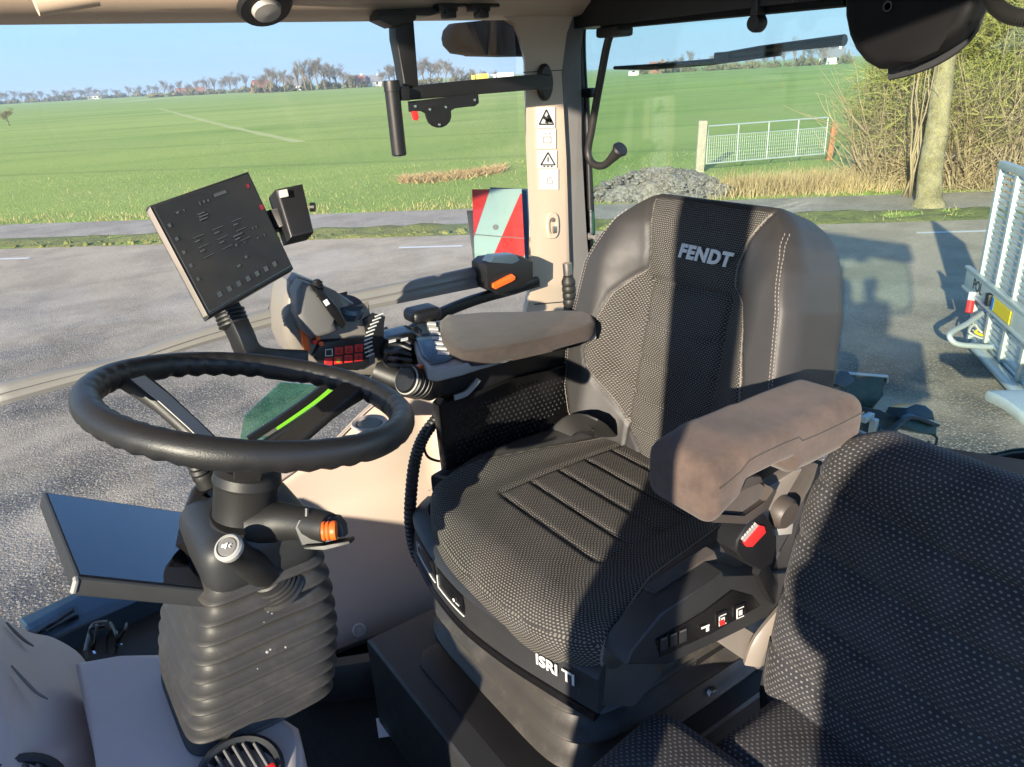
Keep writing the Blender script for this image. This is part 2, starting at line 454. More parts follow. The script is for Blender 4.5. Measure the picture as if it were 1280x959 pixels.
def mat_soil(name, a, b, c, scale=3):
    k = NT(name)
    f = k.ramp(k.noise(scale, 6, .7), (.38, 0.0), (.62, 1.0)); g = k.ramp(k.noise(scale*9, 5, .7), (.4, 0.0), (.7, 1.0))
    k.l(k.mix(k.math('MULTIPLY', g, .6), k.mix(f, a, b), c), k.b.inputs['Base Color']); k.b.inputs['Roughness'].default_value = .95
    k.bump(k.math('ADD', k.noise(scale*9, 5), k.noise(scale*2, 4)), .9, .04)
    return k.m
def mat_leafy(name, a, b, rough=.8, scale=1.5):
    k = NT(name)
    oi = k.n('ObjectInfo')
    k.l(k.mix(k.ramp(k.noise(scale, 4, .7), (.3, 0.0), (.7, 1.0)), a, b), k.b.inputs['Base Color'])
    k.b.inputs['Roughness'].default_value = rough; k.b.inputs['Specular IOR Level'].default_value = .2
    return k.m
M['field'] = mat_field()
M['asphalt'] = mat_asphalt('worn_road_asphalt', (.32, .258, .186), (.425, .347, .255))
M['track'] = mat_asphalt('muddy_track_asphalt', (.25, .21, .165), (.36, .31, .25), .6)
M['verge'] = mat_soil('grassy_verge_soil', (.13, .16, .04), (.26, .28, .07), (.17, .12, .07), 2.0)
M['rubble'] = mat_soil('grey_rubble', (.055, .046, .038), (.13, .11, .092), (.45, .44, .43), 1.8)
M['paint_line'] = plastic('road_paint', (.72, .71, .68), .7, 200, .2, .1)

def sheet(name, e0, e1, n0, n1, z, mat, ne=1, nn=1, amp=0, fr=1.0):
    m = MB()
    vs = [[m.bm.verts.new(EN(e0+(e1-e0)*i/ne, n0+(n1-n0)*j/nn, z + (amp*(noise.noise(V((e0+(e1-e0)*i/ne, n0+(n1-n0)*j/nn, 3))*fr)+.35) if 0 < j < nn else 0))) for j in range(nn+1)] for i in range(ne+1)]
    for i in range(ne):
        for j in range(nn): m.bm.faces.new((vs[i][j], vs[i+1][j], vs[i+1][j+1], vs[i][j+1]))
    return tag(m.done(name, mat, smooth=180), kind='structure')
m = MB(); R_ = 2400
for q in [((-R_, -R_, 0), (R_, -R_, 0), (R_, R_, 0), (-R_, R_, 0))]: m.quad(*q)
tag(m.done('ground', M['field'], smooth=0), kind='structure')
sheet('road', -90, 90, -30, 15.1, .006, M['asphalt'])
sheet('path', -90, 90, 16.35, 18.3, .007, M['track'])
sheet('verge', -60, 45, 15.1, 16.35, .006, M['verge'], 420, 8, .10, 1.6)
m = MB()
for e in (-21.3, -12.1, -3.15, 6.3, 15.4, 24.5): m.quad(EN(e-.62, 14.0, .011), EN(e+.62, 14.0, .011), EN(e+.62, 14.12, .011), EN(e-.62, 14.12, .011))
tag(m.done('road_marking', M['paint_line'], smooth=0), kind='structure')
# pale dry wheel trail running across the field, and a strip of mown straw
def ribbon(name, pts, w, mat, z):
    P = [WZ(u, v, 0) for u, v in pts]; m = MB(); L = []
    P = spline(P, 6)
    for i, p in enumerate(P):
        t = (P[min(i+1, len(P)-1)]-P[max(i-1, 0)]).normalized(); nrm = V((-t.y, t.x, 0))
        ww = w*(.6+.8*noise.noise(p*.13)**2+.4*random.random()); L.append((m.bm.verts.new(p+nrm*ww+V((0, 0, z))), m.bm.verts.new(p-nrm*ww+V((0, 0, z)))))
    for a, b in zip(L, L[1:]): m.bm.faces.new((a[0], b[0], b[1], a[1]))
    return tag(m.done(name, mat, smooth=180), kind='structure')
M['straw_ground'] = mat_soil('dry_grass_trail', (.42, .47, .15), (.47, .50, .18), (.52, .51, .22), .6)
ribbon('field_trail', [(196, 135), (260, 152), (320, 166), (376, 178)], .42, M['straw_ground'], .01)
ribbon('field_edge', [(150, 128), (230, 121), (330, 115), (430, 109), (520, 104)], 7, M['straw_ground'], .012)

# ---- grass that nobody could count: blades on the verge and the near part of the field
def blades(name, mat, spots, hmin, hmax, w, lean=.35):
    m = MB()
    for p in spots:
        a = random.uniform(0, 6.283); h = random.uniform(hmin, hmax); d = V((math.cos(a), math.sin(a), 0))
        t = p + V((random.gauss(0, lean)*h, random.gauss(0, lean)*h, h))
        try: m.bm.faces.new((m.bm.verts.new(p-d*w), m.bm.verts.new(p+d*w), m.bm.verts.new(t)))
        except ValueError: pass
    return tag(m.done(name, mat, smooth=0, norm=False), kind='stuff')
M['blade'] = mat_leafy('grass_blades', (.20, .30, .06), (.30, .40, .09))
M['blade_dry'] = mat_leafy('dry_grass_blades', (.33, .26, .11), (.42, .36, .18))
M['reed'] = mat_leafy('dead_reed_stalks', (.36, .25, .12), (.46, .35, .19))
rnd = random.Random(3)
def gauss_patch(p, s): return noise.noise(p*s) 
sp1 = []; sp2 = []
for i in range(44000):
    e = rnd.uniform(-28, 22); q = rnd.random()
    if q < .30: n = rnd.uniform(15.15, 16.3)
    else: n = 18.3 + 11*rnd.random()**1.8
    p = EN(e, n, .0)
    den = noise.noise(p*.55+V((0, 0, 5)))
    if q < .30 and den < (-.02 if e < 0 else -.3): continue
    ed = 1-min(1, abs(n-18.6)/1.6)
    (sp2 if rnd.random() < .06 + .8*max(0, ed)*(.5+noise.noise(p*.8)) else sp1).append(p)
blades('grass', M['blade'], sp1, .015, .042, .008)
blades('dry_grass', M['blade_dry'], sp2, .05, .15, .009)
sp = []
for i in range(9000):                                              # reeds in front of the gate and round the hedge foot
    u = rnd.uniform(900, 1290); g = WZ(u, 238-.055*(u-1000)+rnd.uniform(-9, 3), 0)
    sp.append(g + V((rnd.gauss(0, .5), rnd.gauss(0, .5), 0)))
sp = [p for p in sp if to_en(p)[1] > 18.45]
blades('dry_reeds', M['reed'], sp, .12, .5, .011, .28)
sp = []
for i in range(2600):                                              # mown litter lying on the field edge
    t = rnd.random(); g = WZ(500+130*t, 226-14*t**1.6+rnd.gauss(0, 2.2), 0); sp.append(g)
blades('straw_litter', M['reed'], sp, .04, .22, .02, 1.2)

# ---------------------------------------------------------------- trees
M['bark'] = mat_soil('lichen_bark', (.15, .12, .085), (.33, .275, .18), (.42, .36, .07), 3.0)
M['twig'] = mat_leafy('bare_twigs', (.17, .125, .075), (.26, .205, .12), .8, .3)
M['twig_far'] = mat_leafy('distant_bare_twigs', (.15, .115, .075), (.22, .18, .11), .9, .05)
M['twig_olive'] = mat_leafy('olive_twigs', (.20, .19, .05), (.38, .35, .10), .8, .9)
M['leaf_olive'] = mat_leafy('small_olive_leaves', (.13, .15, .03), (.28, .28, .07), .7, 1.2)
M['stalk'] = mat_leafy('tan_dead_stalks', (.26, .19, .11), (.42, .32, .19), .85, 1.6)
def limb(m, a, b, r0, r1, seg=5, wob=.08, n=4):
    L = (b-a).length; pts = []
    for i in range(n+1):
        t = i/n; q = a.lerp(b, t)
        if 0 < i < n: q = q + V((rnd.gauss(0, 1), rnd.gauss(0, 1), rnd.gauss(0, .6)))*wob*L*.35
        pts.append(q)
    m.tube(pts, [r0+(r1-r0)*i/n for i in range(n+1)], seg)
    return pts
def bare_tree(h, spread, depth=4, kids=4, seed=1, r0=None, twigs=900, first=.25, tw=.012):
    """returns (trunk_mb, crown_mb) in local coordinates"""
    rnd.seed(seed); tr = MB(); cr = MB(); tips = []
    r0 = r0 or h*.022
    def grow(a, d, L, r, lev):
        b = a + d*L
        pts = limb(tr if lev == 0 else cr, a, b, r, r*.55, 7 if lev == 0 else (4 if lev == 1 else 3), .06, 5 if lev == 0 else 3)
        if lev >= depth: tips.append((a, b)); return
        for i in range(kids + (3 if lev == 0 else 0)):
            t = rnd.uniform(first if lev == 0 else .3, 1.0); s = pts[0].lerp(pts[-1], t)
            ang = rnd.uniform(0, 6.283); up = rnd.uniform(.25, 1.0)
            dd = (V((math.cos(ang)*spread, math.sin(ang)*spread, up)) + d*.7).normalized()
            grow(s, dd, L*rnd.uniform(.42, .66)*(1.15-.45*t if lev == 0 else 1), r*.42, lev+1)
    grow(V((0, 0, 0)), V((rnd.gauss(0, .03), rnd.gauss(0, .03), 1)).normalized(), h*.62, r0, 0)
    for i in range(twigs):
        a, b = rnd.choice(tips); p = a.lerp(b, rnd.random()); d = ((b-a).normalized() + V((rnd.gauss(0, .6), rnd.gauss(0, .6), rnd.gauss(.3, .5)))).normalized()
        L = h*rnd.uniform(.03, .08); s = d.cross(V((rnd.random()-.5, rnd.random()-.5, rnd.random()-.5))).normalized()*tw*h*.12
        cr.bm.faces.new((cr.bm.verts.new(p-s), cr.bm.verts.new(p+s), cr.bm.verts.new(p+d*L)))
    return tr, cr
def tree_thing(name, label, loc, args, mats, group=None):
    t = thing(name, label, 'tree', (0, 0, 0), group)
    a, b = bare_tree(**args); a.done('trunk', mats[0], t, 180); b.done('crown', mats[1], t, 180, norm=False)
    t.location = loc
    return t
def far(u, D, z=0):                                                # point on the ground at distance D in the direction of picture column u
    lo, hi = -400.0, 470.0
    for _ in range(40):                                            # horizon row of that column
        mid = (lo+hi)/2
        if ray(u, mid).z > 0: lo = mid
        else: hi = mid
    r = ray(u, lo); r = V((r.x, r.y, 0)).normalized(); return V((r.x*D, r.y*D, z))
proto = [tree_thing('bare_tree', 'tall bare tree', (0, 0, 0), dict(h=12, spread=.55, depth=3, kids=5, seed=11, twigs=1600, tw=.012), (M['twig_far'], M['twig_far'])),
         tree_thing('bare_tree', 'wide bare tree', (0, 0, 0), dict(h=10, spread=.95, depth=3, kids=6, seed=23, twigs=2200, tw=.013), (M['twig_far'], M['twig_far'])),
         tree_thing('bare_tree', 'slender bare tree', (0, 0, 0), dict(h=14, spread=.3, depth=3, kids=5, seed=5, twigs=1500, tw=.011), (M['twig_far'], M['twig_far']))]
used = set()
def put_tree(kind, u, D, hpx, label, group, wide=1.0):
    h = hpx/940*D*.86; base = (12, 10, 14)[kind]
    o = proto[kind] if kind not in used else copy_tree(proto[kind]); used.add(kind)
    o.location = far(u, D); s = h/base; o.scale = (s*wide, s*wide, s); o.rotation_euler = (0, 0, rnd.uniform(0, 6.28))
    tag(o, label, 'tree', group)
rnd.seed(41)
for i in range(26):
    put_tree(rnd.choice((0, 1, 1)), 2+i*7.4+rnd.uniform(-3, 3), 880+rnd.uniform(-60, 60), rnd.uniform(9, 17), 'small hazy bare tree in the far blue row on the left horizon', 'trees in the far hazy row on the left horizon', 1.5)
for u, hp, kd in ((196, 17, 1), (205, 22, 0), (214, 18, 1), (226, 20, 0), (236, 17, 1), (247, 20, 0), (258, 24, 1), (268, 22, 0), (279, 22, 1), (288, 28, 1), (297, 26, 1), (308, 24, 0)):
    put_tree(kd, u, 560+rnd.uniform(-30, 30), hp, 'pale bare tree on the horizon left of the brick farmhouse', 'bare trees left of the brick farmhouse', 1.25)
for u, hp, kd in ((330, 30, 1), (338, 34, 0), (346, 33, 1), (355, 30, 0), (364, 27, 1), (373, 38, 2), (381, 42, 0), (389, 40, 1), (397, 44, 0), (405, 42, 1), (413, 36, 0), (421, 34, 1), (429, 28, 1), (436, 22, 1), (445, 18, 0)):
    put_tree(kd, u, 430+rnd.uniform(-25, 25), hp, 'tall bare tree in the clump beside the brick farmhouse', 'bare trees in the clump at the farmhouse', 1.2)
for u, hp, kd in ((478, 24, 1), (486, 30, 0), (494, 33, 1), (502, 36, 0), (520, 32, 1), (529, 36, 0), (538, 38, 1), (548, 34, 1), (557, 33, 0), (566, 28, 1), (577, 20, 1), (590, 18, 0), (604, 16, 1), (618, 15, 1)):
    put_tree(kd, u, 410+rnd.uniform(-20, 20), hp, 'brown bare tree on the horizon behind the monitor bracket', 'bare trees behind the monitor bracket', 1.3)
for u, hp, kd in ((822, 14, 1), (838, 20, 1), (850, 24, 1), (862, 28, 0), (874, 18, 1), (890, 20, 0), (905, 16, 1), (921, 25, 0), (936, 20, 1), (955, 18, 1), (968, 24, 0), (981, 30, 1), (994, 36, 2), (1004, 33, 0), (1015, 26, 1), (1028, 30, 1), (1040, 34, 1), (1052, 30, 0)):
    put_tree(kd, u, 330+rnd.uniform(-20, 20), hp, 'bare tree on the horizon beyond the rear window wiper', 'bare trees beyond the rear wiper', 1.1)
for u, hp, kd, D in ((3, 22, 1, 120), ):
    put_tree(kd, u, D, hp, 'dark bare bush at the left edge of the green field', None, 1.5)

# ---- houses and bright things on the skyline
M['brick'] = plastic('red_brick_wall', (.26, .13, .095), .85, 40, .1, .2)
M['tile'] = plastic('orange_red_roof_tiles', (.28, .13, .09), .8, 40, .1, .2)
M['slate'] = plastic('grey_roof', (.20, .20, .21), .7, 40, .1, .2)
M['render'] = plastic('white_render', (.72, .71, .68), .8, 40, .1, .06)
M['yellow'] = plastic('yellow_paint', (.72, .52, .03), .5, 60, .1, .06)
M['pane'] = plastic('dark_window_pane', (.02, .025, .03), .1, 60, .02, .1)
def house(name, label, u, D, w, d, hw, hr, wall, roof, cat='house', rot=0.0, group=None):
    t = thing(name, label, cat, far(u, D), group); f = V((t.location.x, t.location.y, 0)).normalized(); s = V((f.y, -f.x, 0))
    c_, s_ = math.cos(rot), math.sin(rot); a = s*c_+f*s_; b = f*c_-s*s_; o = t.location
    def P(x, y, z): return o + a*x + b*y + V((0, 0, z))
    m = MB(); m.prism([P(-w/2, -d/2, 0), P(w/2, -d/2, 0), P(w/2, d/2, 0), P(-w/2, d/2, 0)], (0, 0, hw))
    m.prism([P(-w/2, -d/2, hw), P(-w/2, d/2, hw), P(-w/2, 0, hw+hr)], a*w); m.done('wall', wall, t, 0)
    m = MB()
    for sg in (-1, 1): m.prism([P(-w/2-.3, sg*(d/2+.4), hw-.25), P(-w/2-.3, 0, hw+hr+.12), P(-w/2-.3, 0, hw+hr+.32), P(-w/2-.3, sg*(d/2+.4), hw-.05)], a*(w+.6))
    rf = m.done('roof', roof, t, 0)
    m = MB(); m.box(P(w*.3, 0, hw+hr+.4), (.7, .7, 1.4)); m.done('chimney', wall, rf, 0)
    k = max(1, int(w/3.2))
    for i in range(min(k, 3)):
        m = MB(); x = -w/2+w*(i+.5)/k
        m.prism([P(x-.5, -d/2-.06, 1.0), P(x+.5, -d/2-.06, 1.0), P(x+.5, -d/2-.06, 2.3), P(x-.5, -d/2-.06, 2.3)], b*.05)
        m.done('window', M['pane'], t, 0)
    return t
house('farmhouse', 'red brick farmhouse with a tiled roof among the bare trees', 326, 455, 8.5, 6, 2.6, 3.6, M['brick'], M['tile'], rot=.5)
house('barn', 'long low barn with a reddish roof left of the farmhouse', 238, 640, 20, 10, 2.0, 2.8, M['brick'], M['tile'], 'barn')
house('barn', 'pale barn with a grey roof behind the farmhouse trees', 372, 480, 15, 9, 2.6, 3.4, M['render'], M['slate'], 'barn')
house('house', 'small house with a red roof right of the farmhouse trees', 447, 450, 8, 7, 2.6, 3.2, M['render'], M['tile'])
house('house', 'small white house with a grey roof right of the red-roofed house', 466, 455, 9, 7, 2.5, 3.0, M['render'], M['slate'])
house('barn', 'small white shed far away on the left horizon', 118, 850, 12, 8, 3.0, 2.0, M['render'], M['slate'], 'shed')
house('barn', 'low white shed in the hazy row on the left horizon', 78, 870, 18, 8, 2.4, 2.0, M['render'], M['slate'], 'shed')
house('barn', 'brown barn on the horizon left of the wiper blade', 822, 330, 6, 5, 1.8, 2.2, M['brick'], M['tile'], 'barn')
house('house', 'grey house on the skyline beside the wiper motor cover', 1040, 340, 9, 7, 2.6, 2.6, M['render'], M['slate'])
def lorry(u, D, L, cab, box, label):
    t = thing('lorry', label, 'lorry', far(u, D)); f = V((t.location.x, t.location.y, 0)).normalized(); s = V((f.y, -f.x, 0)); o = t.location
    rot = Matrix((s, f, V((0, 0, 1)))).transposed()
    m = MB(); m.box(o+s*(L*.12)+V((0, 0, 2.2)), (L*.72, 2.4, 2.4), rot, .05); m.done('cargo_box', box, t, 30)
    m = MB(); m.box(o-s*(L*.40)+V((0, 0, 1.9)), (L*.22, 2.3, 2.2), rot, .2); cb = m.done('cab', cab, t, 30)
    m = MB(); m.box(o-s*(L*.52)+V((0, 0, 2.2)), (.05, 2.0, .8), rot); m.done('windscreen', M['pane'], cb, 0)
    for x in (-.40, .2, .38):
        m = MB(); m.lathe(o+s*(L*x)-f*1.2+V((0, 0, .5)), f, [(.0, 0), (.5, 0), (.5, .3), (0, .3)], 16); m.done('wheel', M['rubber'], t)
lorry(600, 380, 8, M['yellow'], M['yellow'], 'yellow lorry parked on the horizon left of the door pillar')
lorry(628, 385, 11, M['render'], M['render'], 'white lorry parked on the horizon beside the yellow one')
house('shed', 'small white box shed with dark top on the horizon right of the pillar', 792, 300, 3.5, 3, 1.8, .5, M['render'], M['slate'], 'shed')

# ---- the roadside tree, hedge, gate and rubble on the right
tb = WZ(1160, 258, 0)
rt = thing('roadside_tree', 'leaning grey-brown tree trunk with yellow lichen beside the lane', 'tree', tb)
rnd.seed(8)
m = MB(); top = W(1186, 40, (tb-CAM).dot(FW)*1.0); top = V((tb.x+ (top.x-tb.x), tb.y+(top.y-tb.y), top.z)); dirn = (top-tb).normalized()
pts = [tb-V((0, 0, .1)), tb+dirn*.15] + [tb+dirn*L + V((rnd.gauss(0, .018), rnd.gauss(0, .018), 0)) for L in (.7, 1.5, 2.4, 3.4, 4.5, 5.8, 7.2)]
m.tube(spline(pts, 4), [(.36-.012*i if i < 4 else .27-.0042*i) for i in range(4*(len(pts)-1)+1)], 14)
for v in m.bm.verts: v.co += V((1, 1, .3))*noise.noise(v.co*3.2)*.045
m.done('trunk', M['bark'], rt, 180)
m = MB(); tips = []
for i in range(15):
    a = tb+dirn*rnd.uniform(3.0, 7.0); an = rnd.uniform(0, 6.28)
    b = a + V((math.cos(an), math.sin(an), rnd.uniform(.3, 1.3)))*rnd.uniform(1.2, 2.6)
    q = limb(m, a, b, .06, .015, 5, .12, 5)
    for j in range(5):
        c = q[rnd.randint(2, 5)]; dd = c + V((rnd.gauss(0, .7), rnd.gauss(0, .7), rnd.gauss(.4, .5))); limb(m, c, dd, .014, .004, 3, .1, 3)
m.done('crown', M['twig'], rt, 180)
for px, tp, nm in ((1143, 1118, 0), (1152, 1140, 1)):
    m = MB(); a = WZ(px, 250, 0)+RN*.5; 
    for i in range(4): limb(m, a+V((rnd.gauss(0, .1), rnd.gauss(0, .1), 0)), a+V((rnd.gauss(-.15, .35), rnd.gauss(0, .25), rnd.uniform(2.2, 3.8))), .03, .01, 5, .04, 6)
    tag(m.done('sapling', M['stalk'], None, 180), ['thin bare sapling stems rising left of the roadside tree', 'thin bare sapling stems right against the roadside tree'][nm], 'sapling')
def shrub(u0, u1, vb, hpx, label, seed, olive, dep=1.5):
    rnd.seed(seed); c = WZ((u0+u1)/2, vb, 0) + RN*.8; D = (c-CAM).dot(FW)
    w = (u1-u0)/940*D/2; h = hpx/940*D
    t = thing('hedge_shrub', label, 'shrub', c, 'shrubs of the roadside hedge')
    side = V((RT.x, RT.y, 0)).normalized(); back = V((FW.x, FW.y, 0)).normalized()
    def strand(m, a, d, L, r, curl, n=5):
        p = a.copy(); d = d.normalized(); s = d.cross(V((rnd.random()-.5, rnd.random()-.5, rnd.random()-.5))).normalized()
        prev = (m.bm.verts.new(p-s*r), m.bm.verts.new(p+s*r)); pts = [p.copy()]
        for i in range(n):
            d = (d + V((rnd.gauss(0, curl), rnd.gauss(0, curl), rnd.gauss(-.04, curl)))).normalized(); p = p + d*L/n; rr = r*(1-.8*(i+1)/n)
            cur = (m.bm.verts.new(p-s*rr), m.bm.verts.new(p+s*rr)); m.bm.faces.new((prev[0], prev[1], cur[1], cur[0])); prev = cur; pts.append(p.copy())
        return pts
    st = MB(); tw = MB(); lf = MB()
    for i in range(420):                                           # stems from the foot
        a = c + side*rnd.uniform(-w, w) + back*rnd.uniform(-dep*.5, dep*.5)
        strand(st, a, V((rnd.gauss(0, .3), rnd.gauss(0, .3), 1)), h*rnd.uniform(.25, .95), .018, .16, 6)
    for i in range(1500):                                          # dead tangle low down
        a = c + side*rnd.uniform(-w, w) + back*rnd.uniform(-dep*.6, dep*.4) + V((0, 0, h*.5*rnd.random()**1.3))
        strand(st, a, V((rnd.gauss(0, 1), rnd.gauss(0, 1), rnd.gauss(.4, .7))), rnd.uniform(.3, 1.0), .011, .35, 4)
    st.done('dead_stalks', M['stalk'], t, 0, norm=False)
    for i in range(2600):
        x = rnd.uniform(-1, 1); z = rnd.random()**.8
        rim = .62+.38*noise.noise(V((x*2.2+seed, z*3, seed*.7)))+.25*(1-abs(x))
        if z > rim: continue
        a = c + side*x*w + back*rnd.gauss(0, dep*.4) + V((0, 0, h*(.22+.8*z)))
        pts = strand(tw, a, V((rnd.gauss(0, 1), rnd.gauss(0, 1), rnd.gauss(.5, .7))), rnd.uniform(.35, 1.1), .012, .3, 4)
        if noise.noise(a*.9) > -.15+.3*(1-olive):
            for q in pts[1:]:
                for _ in range(2):
                    e = V((rnd.gauss(0, 1), rnd.gauss(0, 1), rnd.gauss(0, 1))).normalized()*rnd.uniform(.02, .05); g = e.cross(V((rnd.gauss(0, 1), rnd.gauss(0, 1), 1))).normalized()*.018
                    q2 = q + V((rnd.gauss(0, .05), rnd.gauss(0, .05), rnd.gauss(0, .05)))
                    lf.bm.faces.new((lf.bm.verts.new(q2-g), lf.bm.verts.new(q2+e), lf.bm.verts.new(q2+g)))
    tw.done('twigs', M['twig_olive'], t, 0, norm=False)
    if len(lf.bm.faces): lf.done('leaves', M['leaf_olive'], t, 0, norm=False)
    return t
shrub(1092, 1150, 236, 175, 'low bare shrub with tan dead stalks at the left end of the hedge', 1, .4)
shrub(1135, 1205, 236, 215, 'tangled shrub directly behind the roadside tree trunk', 2, .7)
shrub(1190, 1260, 238, 235, 'olive-leaved shrub right of the roadside tree', 3, 1.0)
shrub(1245, 1330, 240, 255, 'tall olive-green shrub at the right edge above the ramp', 4, 1.0)

pb = WZ(875, 215, 0); gb = WZ(1035, 201, 0); M['concrete'] = mat_soil('weathered_concrete', (.42, .36, .29), (.52, .45, .36), (.36, .33, .25), 6)
m = MB(); m.box(pb+V((0, 0, .72)), (.24, .24, 1.46), Matrix.Rotation(ANG, 3, 'Z') @ Matrix.Rotation(.03, 3, 'Y'), .02); 
tag(m.done('gate_post', M['concrete'], None, 30), 'weathered concrete post at the left end of the field gate', 'post')
m = MB(); m.box(gb+V((.12, .02, .55)), (.16, .16, 1.1), Matrix.Rotation(ANG, 3, 'Z') @ Matrix.Rotation(.05, 3, 'Y'), .015)
M['rust'] = plastic('rusty_wood', (.38, .17, .08), .85, 80, .3, .25)
tag(m.done('gate_post', M['rust'], None, 30), 'reddish brown wooden post at the right end of the field gate', 'post')
gt = thing('field_gate', 'galvanised tubular field gate with mesh infill between two posts', 'gate', pb)
gd = (gb-pb); gl_ = gd.length-.35; gd.normalize(); g0 = pb+gd*.2+V((0, 0, .22)); GH = 1.06
m = MB()
for z in (0, GH): m.tube([g0+V((0, 0, z)), g0+gd*gl_+V((0, 0, z))], .024, 8)
m.tube([g0+V((0, 0, GH*.73)), g0+gd*gl_+V((0, 0, GH*.73))], .014, 8)
m.done('rail', M['alu'], gt)
for i in range(5):
    m = MB(); p = g0+gd*gl_*i/4; m.tube([p, p+V((0, 0, GH))], .021, 8); m.done('upright', M['alu'], gt)
m = MB()
for i in range(1, 56): p = g0+gd*gl_*i/56; m.tube([p, p+V((0, 0, GH*.73))], .0055, 4)
for i in range(1, 8): m.tube([g0+V((0, 0, GH*.73*i/8)), g0+gd*gl_+V((0, 0, GH*.73*i/8))], .005, 4)
m.done('mesh_infill', M['alu'], gt)

rnd.seed(77)
hp = WZ(826, 250, 0)+RN*.6; rh = thing('rubble_heap', 'heap of grey rubble and broken concrete behind the seat headrest', 'rubble heap', hp)
m = MB(); rings = []; N = 46
m2 = MB()
prof = [(1.0, 0), (.9, .16), (.76, .40), (.6, .62), (.42, .80), (.24, .93), (.08, 1.0)]
for r_, h_ in prof:
    ring = []
    for k in range(N):
        a = 6.283*k/N; p = RE*math.cos(a)*1.8*r_ + RN*math.sin(a)*1.0*r_
        nz = noise.noise(V((p.x*1.3, p.y*1.3, h_*2)))*.22+noise.noise(V((p.x*4, p.y*4, h_*5)))*.14
        ring.append(hp + p*(1+nz*.5) + V((0, 0, max(0, h_*.64+nz*(1 if h_ else 0)))))
    rings.append(ring)
m.grid_loft(rings); m.done('mound', M['rubble'], rh, 0)
def stone(m, p, s):
    r = bmesh.ops.create_icosphere(m.bm, subdivisions=1, radius=s)
    sx, sy, sz = rnd.uniform(.6, 1.3), rnd.uniform(.6, 1.3), rnd.uniform(.4, .9)
    for v in r['verts']: v.co = V((v.co.x*sx, v.co.y*sy, v.co.z*sz))*(1+rnd.uniform(-.2, .2)) + p
for i in range(420):
    a = rnd.uniform(0, 6.283); q = rnd.random()**.6; h_ = lerp_tab([(0, 1.0), (.24, .93), (.42, .8), (.6, .62), (.76, .4), (.9, .16), (1, 0)], q)
    stone(m2, hp+RE*math.cos(a)*1.9*q+RN*math.sin(a)*1.05*q+V((0, 0, h_*.64+.02)), rnd.uniform(.02, .11))
st_ = m2.done('broken_stones', M['rubble'], rh, 0); st_['kind'] = 'stuff'
m3 = MB()
for i in range(300):
    p = EN(rnd.uniform(-22, 3), rnd.uniform(15.1, 15.5)); stone(m3, p+V((0, 0, .02)), rnd.uniform(.02, .08))
tag(m3.done('clods', M['verge'], None, 0), kind='stuff')

# ---- winter haze over the land
M['haze'] = bpy.data.materials.new('haze_air'); M['haze'].use_nodes = True
_t = M['haze'].node_tree; _t.nodes.remove(_t.nodes['Principled BSDF'])
_v = _t.nodes.new('ShaderNodeVolumePrincipled'); _v.inputs['Color'].default_value = (.62, .80, 1.0, 1); _v.inputs['Density'].default_value = .00036; _v.inputs['Anisotropy'].default_value = .0
_t.links.new(_v.outputs[0], _t.nodes['Material Output'].inputs['Volume'])
m = MB(); m.box((0, 0, 12.0), (4860, 4860, 26)); tag(m.done('haze', M['haze'], None, 0), kind='stuff')

# hedges and scrub that run together along the skyline
M['scrub'] = mat_leafy('distant_scrub', (.11, .10, .06), (.20, .18, .09), .9, .02)
rnd.seed(99); m = MB()
for u0, u1, D, hh, num in ((-10, 190, 860, 7, 900), (185, 320, 570, 6, 700), (318, 460, 440, 6.5, 1300), (470, 600, 415, 5.5, 900), (800, 1065, 335, 3.6, 1100)):
    for i in range(num):
        u = rnd.uniform(u0, u1); nz = noise.noise(V((u*.09, D*.1, 0)))
        if nz < -.12: continue
        p = far(u, D+rnd.uniform(-15, 15)); h = hh*(.35+.9*max(0, nz+.15))*rnd.uniform(.5, 1.1); w = rnd.uniform(.25, .9)*D/430
        for _ in range(3):
            a = rnd.uniform(0, 6.28); q = p+V((rnd.gauss(0, w), rnd.gauss(0, w), rnd.uniform(0, h*.6))); d = V((math.cos(a)*w, math.sin(a)*w, 0))
            m.bm.faces.new((m.bm.verts.new(q-d), m.bm.verts.new(q+d), m.bm.verts.new(q+V((rnd.gauss(0, w), rnd.gauss(0, w), h*rnd.uniform(.3, .7))))))
tag(m.done('distant_hedges', M['scrub'], None, 0, norm=False), kind='stuff')
M['cast'] = plastic('grey_cast_bracket', (.22, .195, .17), .38, 500, .2, .12)
# ================================================================= THE CAB
cab = thing('tractor_cab', 'beige and black tractor cab interior with wide glass and a beige door pillar', 'tractor cab', (.4, .85, 1.72))
YW = 1.68                                                          # inside face of the right-hand wall
def on(pts, y): return [WY(u, v, y) for u, v in pts]
M['teal'] = glass('teal_tinted_edge_glass', (.40, .72, .62), smear=.35)
# roof: header beam over the right-hand glass, rising ceiling, left header
m = MB()
a = WY(-60, 33, YW).x; zb = 3.128
prof = [(YW-.02, zb+.004), (YW+.0, zb), (YW+.10, zb), (YW+.10, 3.30), (YW-.10, 3.30), (YW-.055, zb+.03)]
m.prism([V((-1.2, y, z)) for y, z in prof], (2.62, 0, 0), .006); m.done('roof_header', M['beige'], cab)
m = MB(); m.prism([V((1.55, 0, 3.235)), V((-.8, 0, 3.575)), V((-.8, 0, 3.70)), V((1.55, 0, 3.44))], (0, 1.86, 0), .02)
m.done('roof', M['beige'], cab)
m = MB(); m.prism([V((1.40, .0, 3.10)), V((1.60, 0, 3.10)), V((1.60, 0, 3.25)), V((1.40, 0, 3.25))], (0, 1.76, 0), .02)
m.done('rear_header', M['black'], cab)
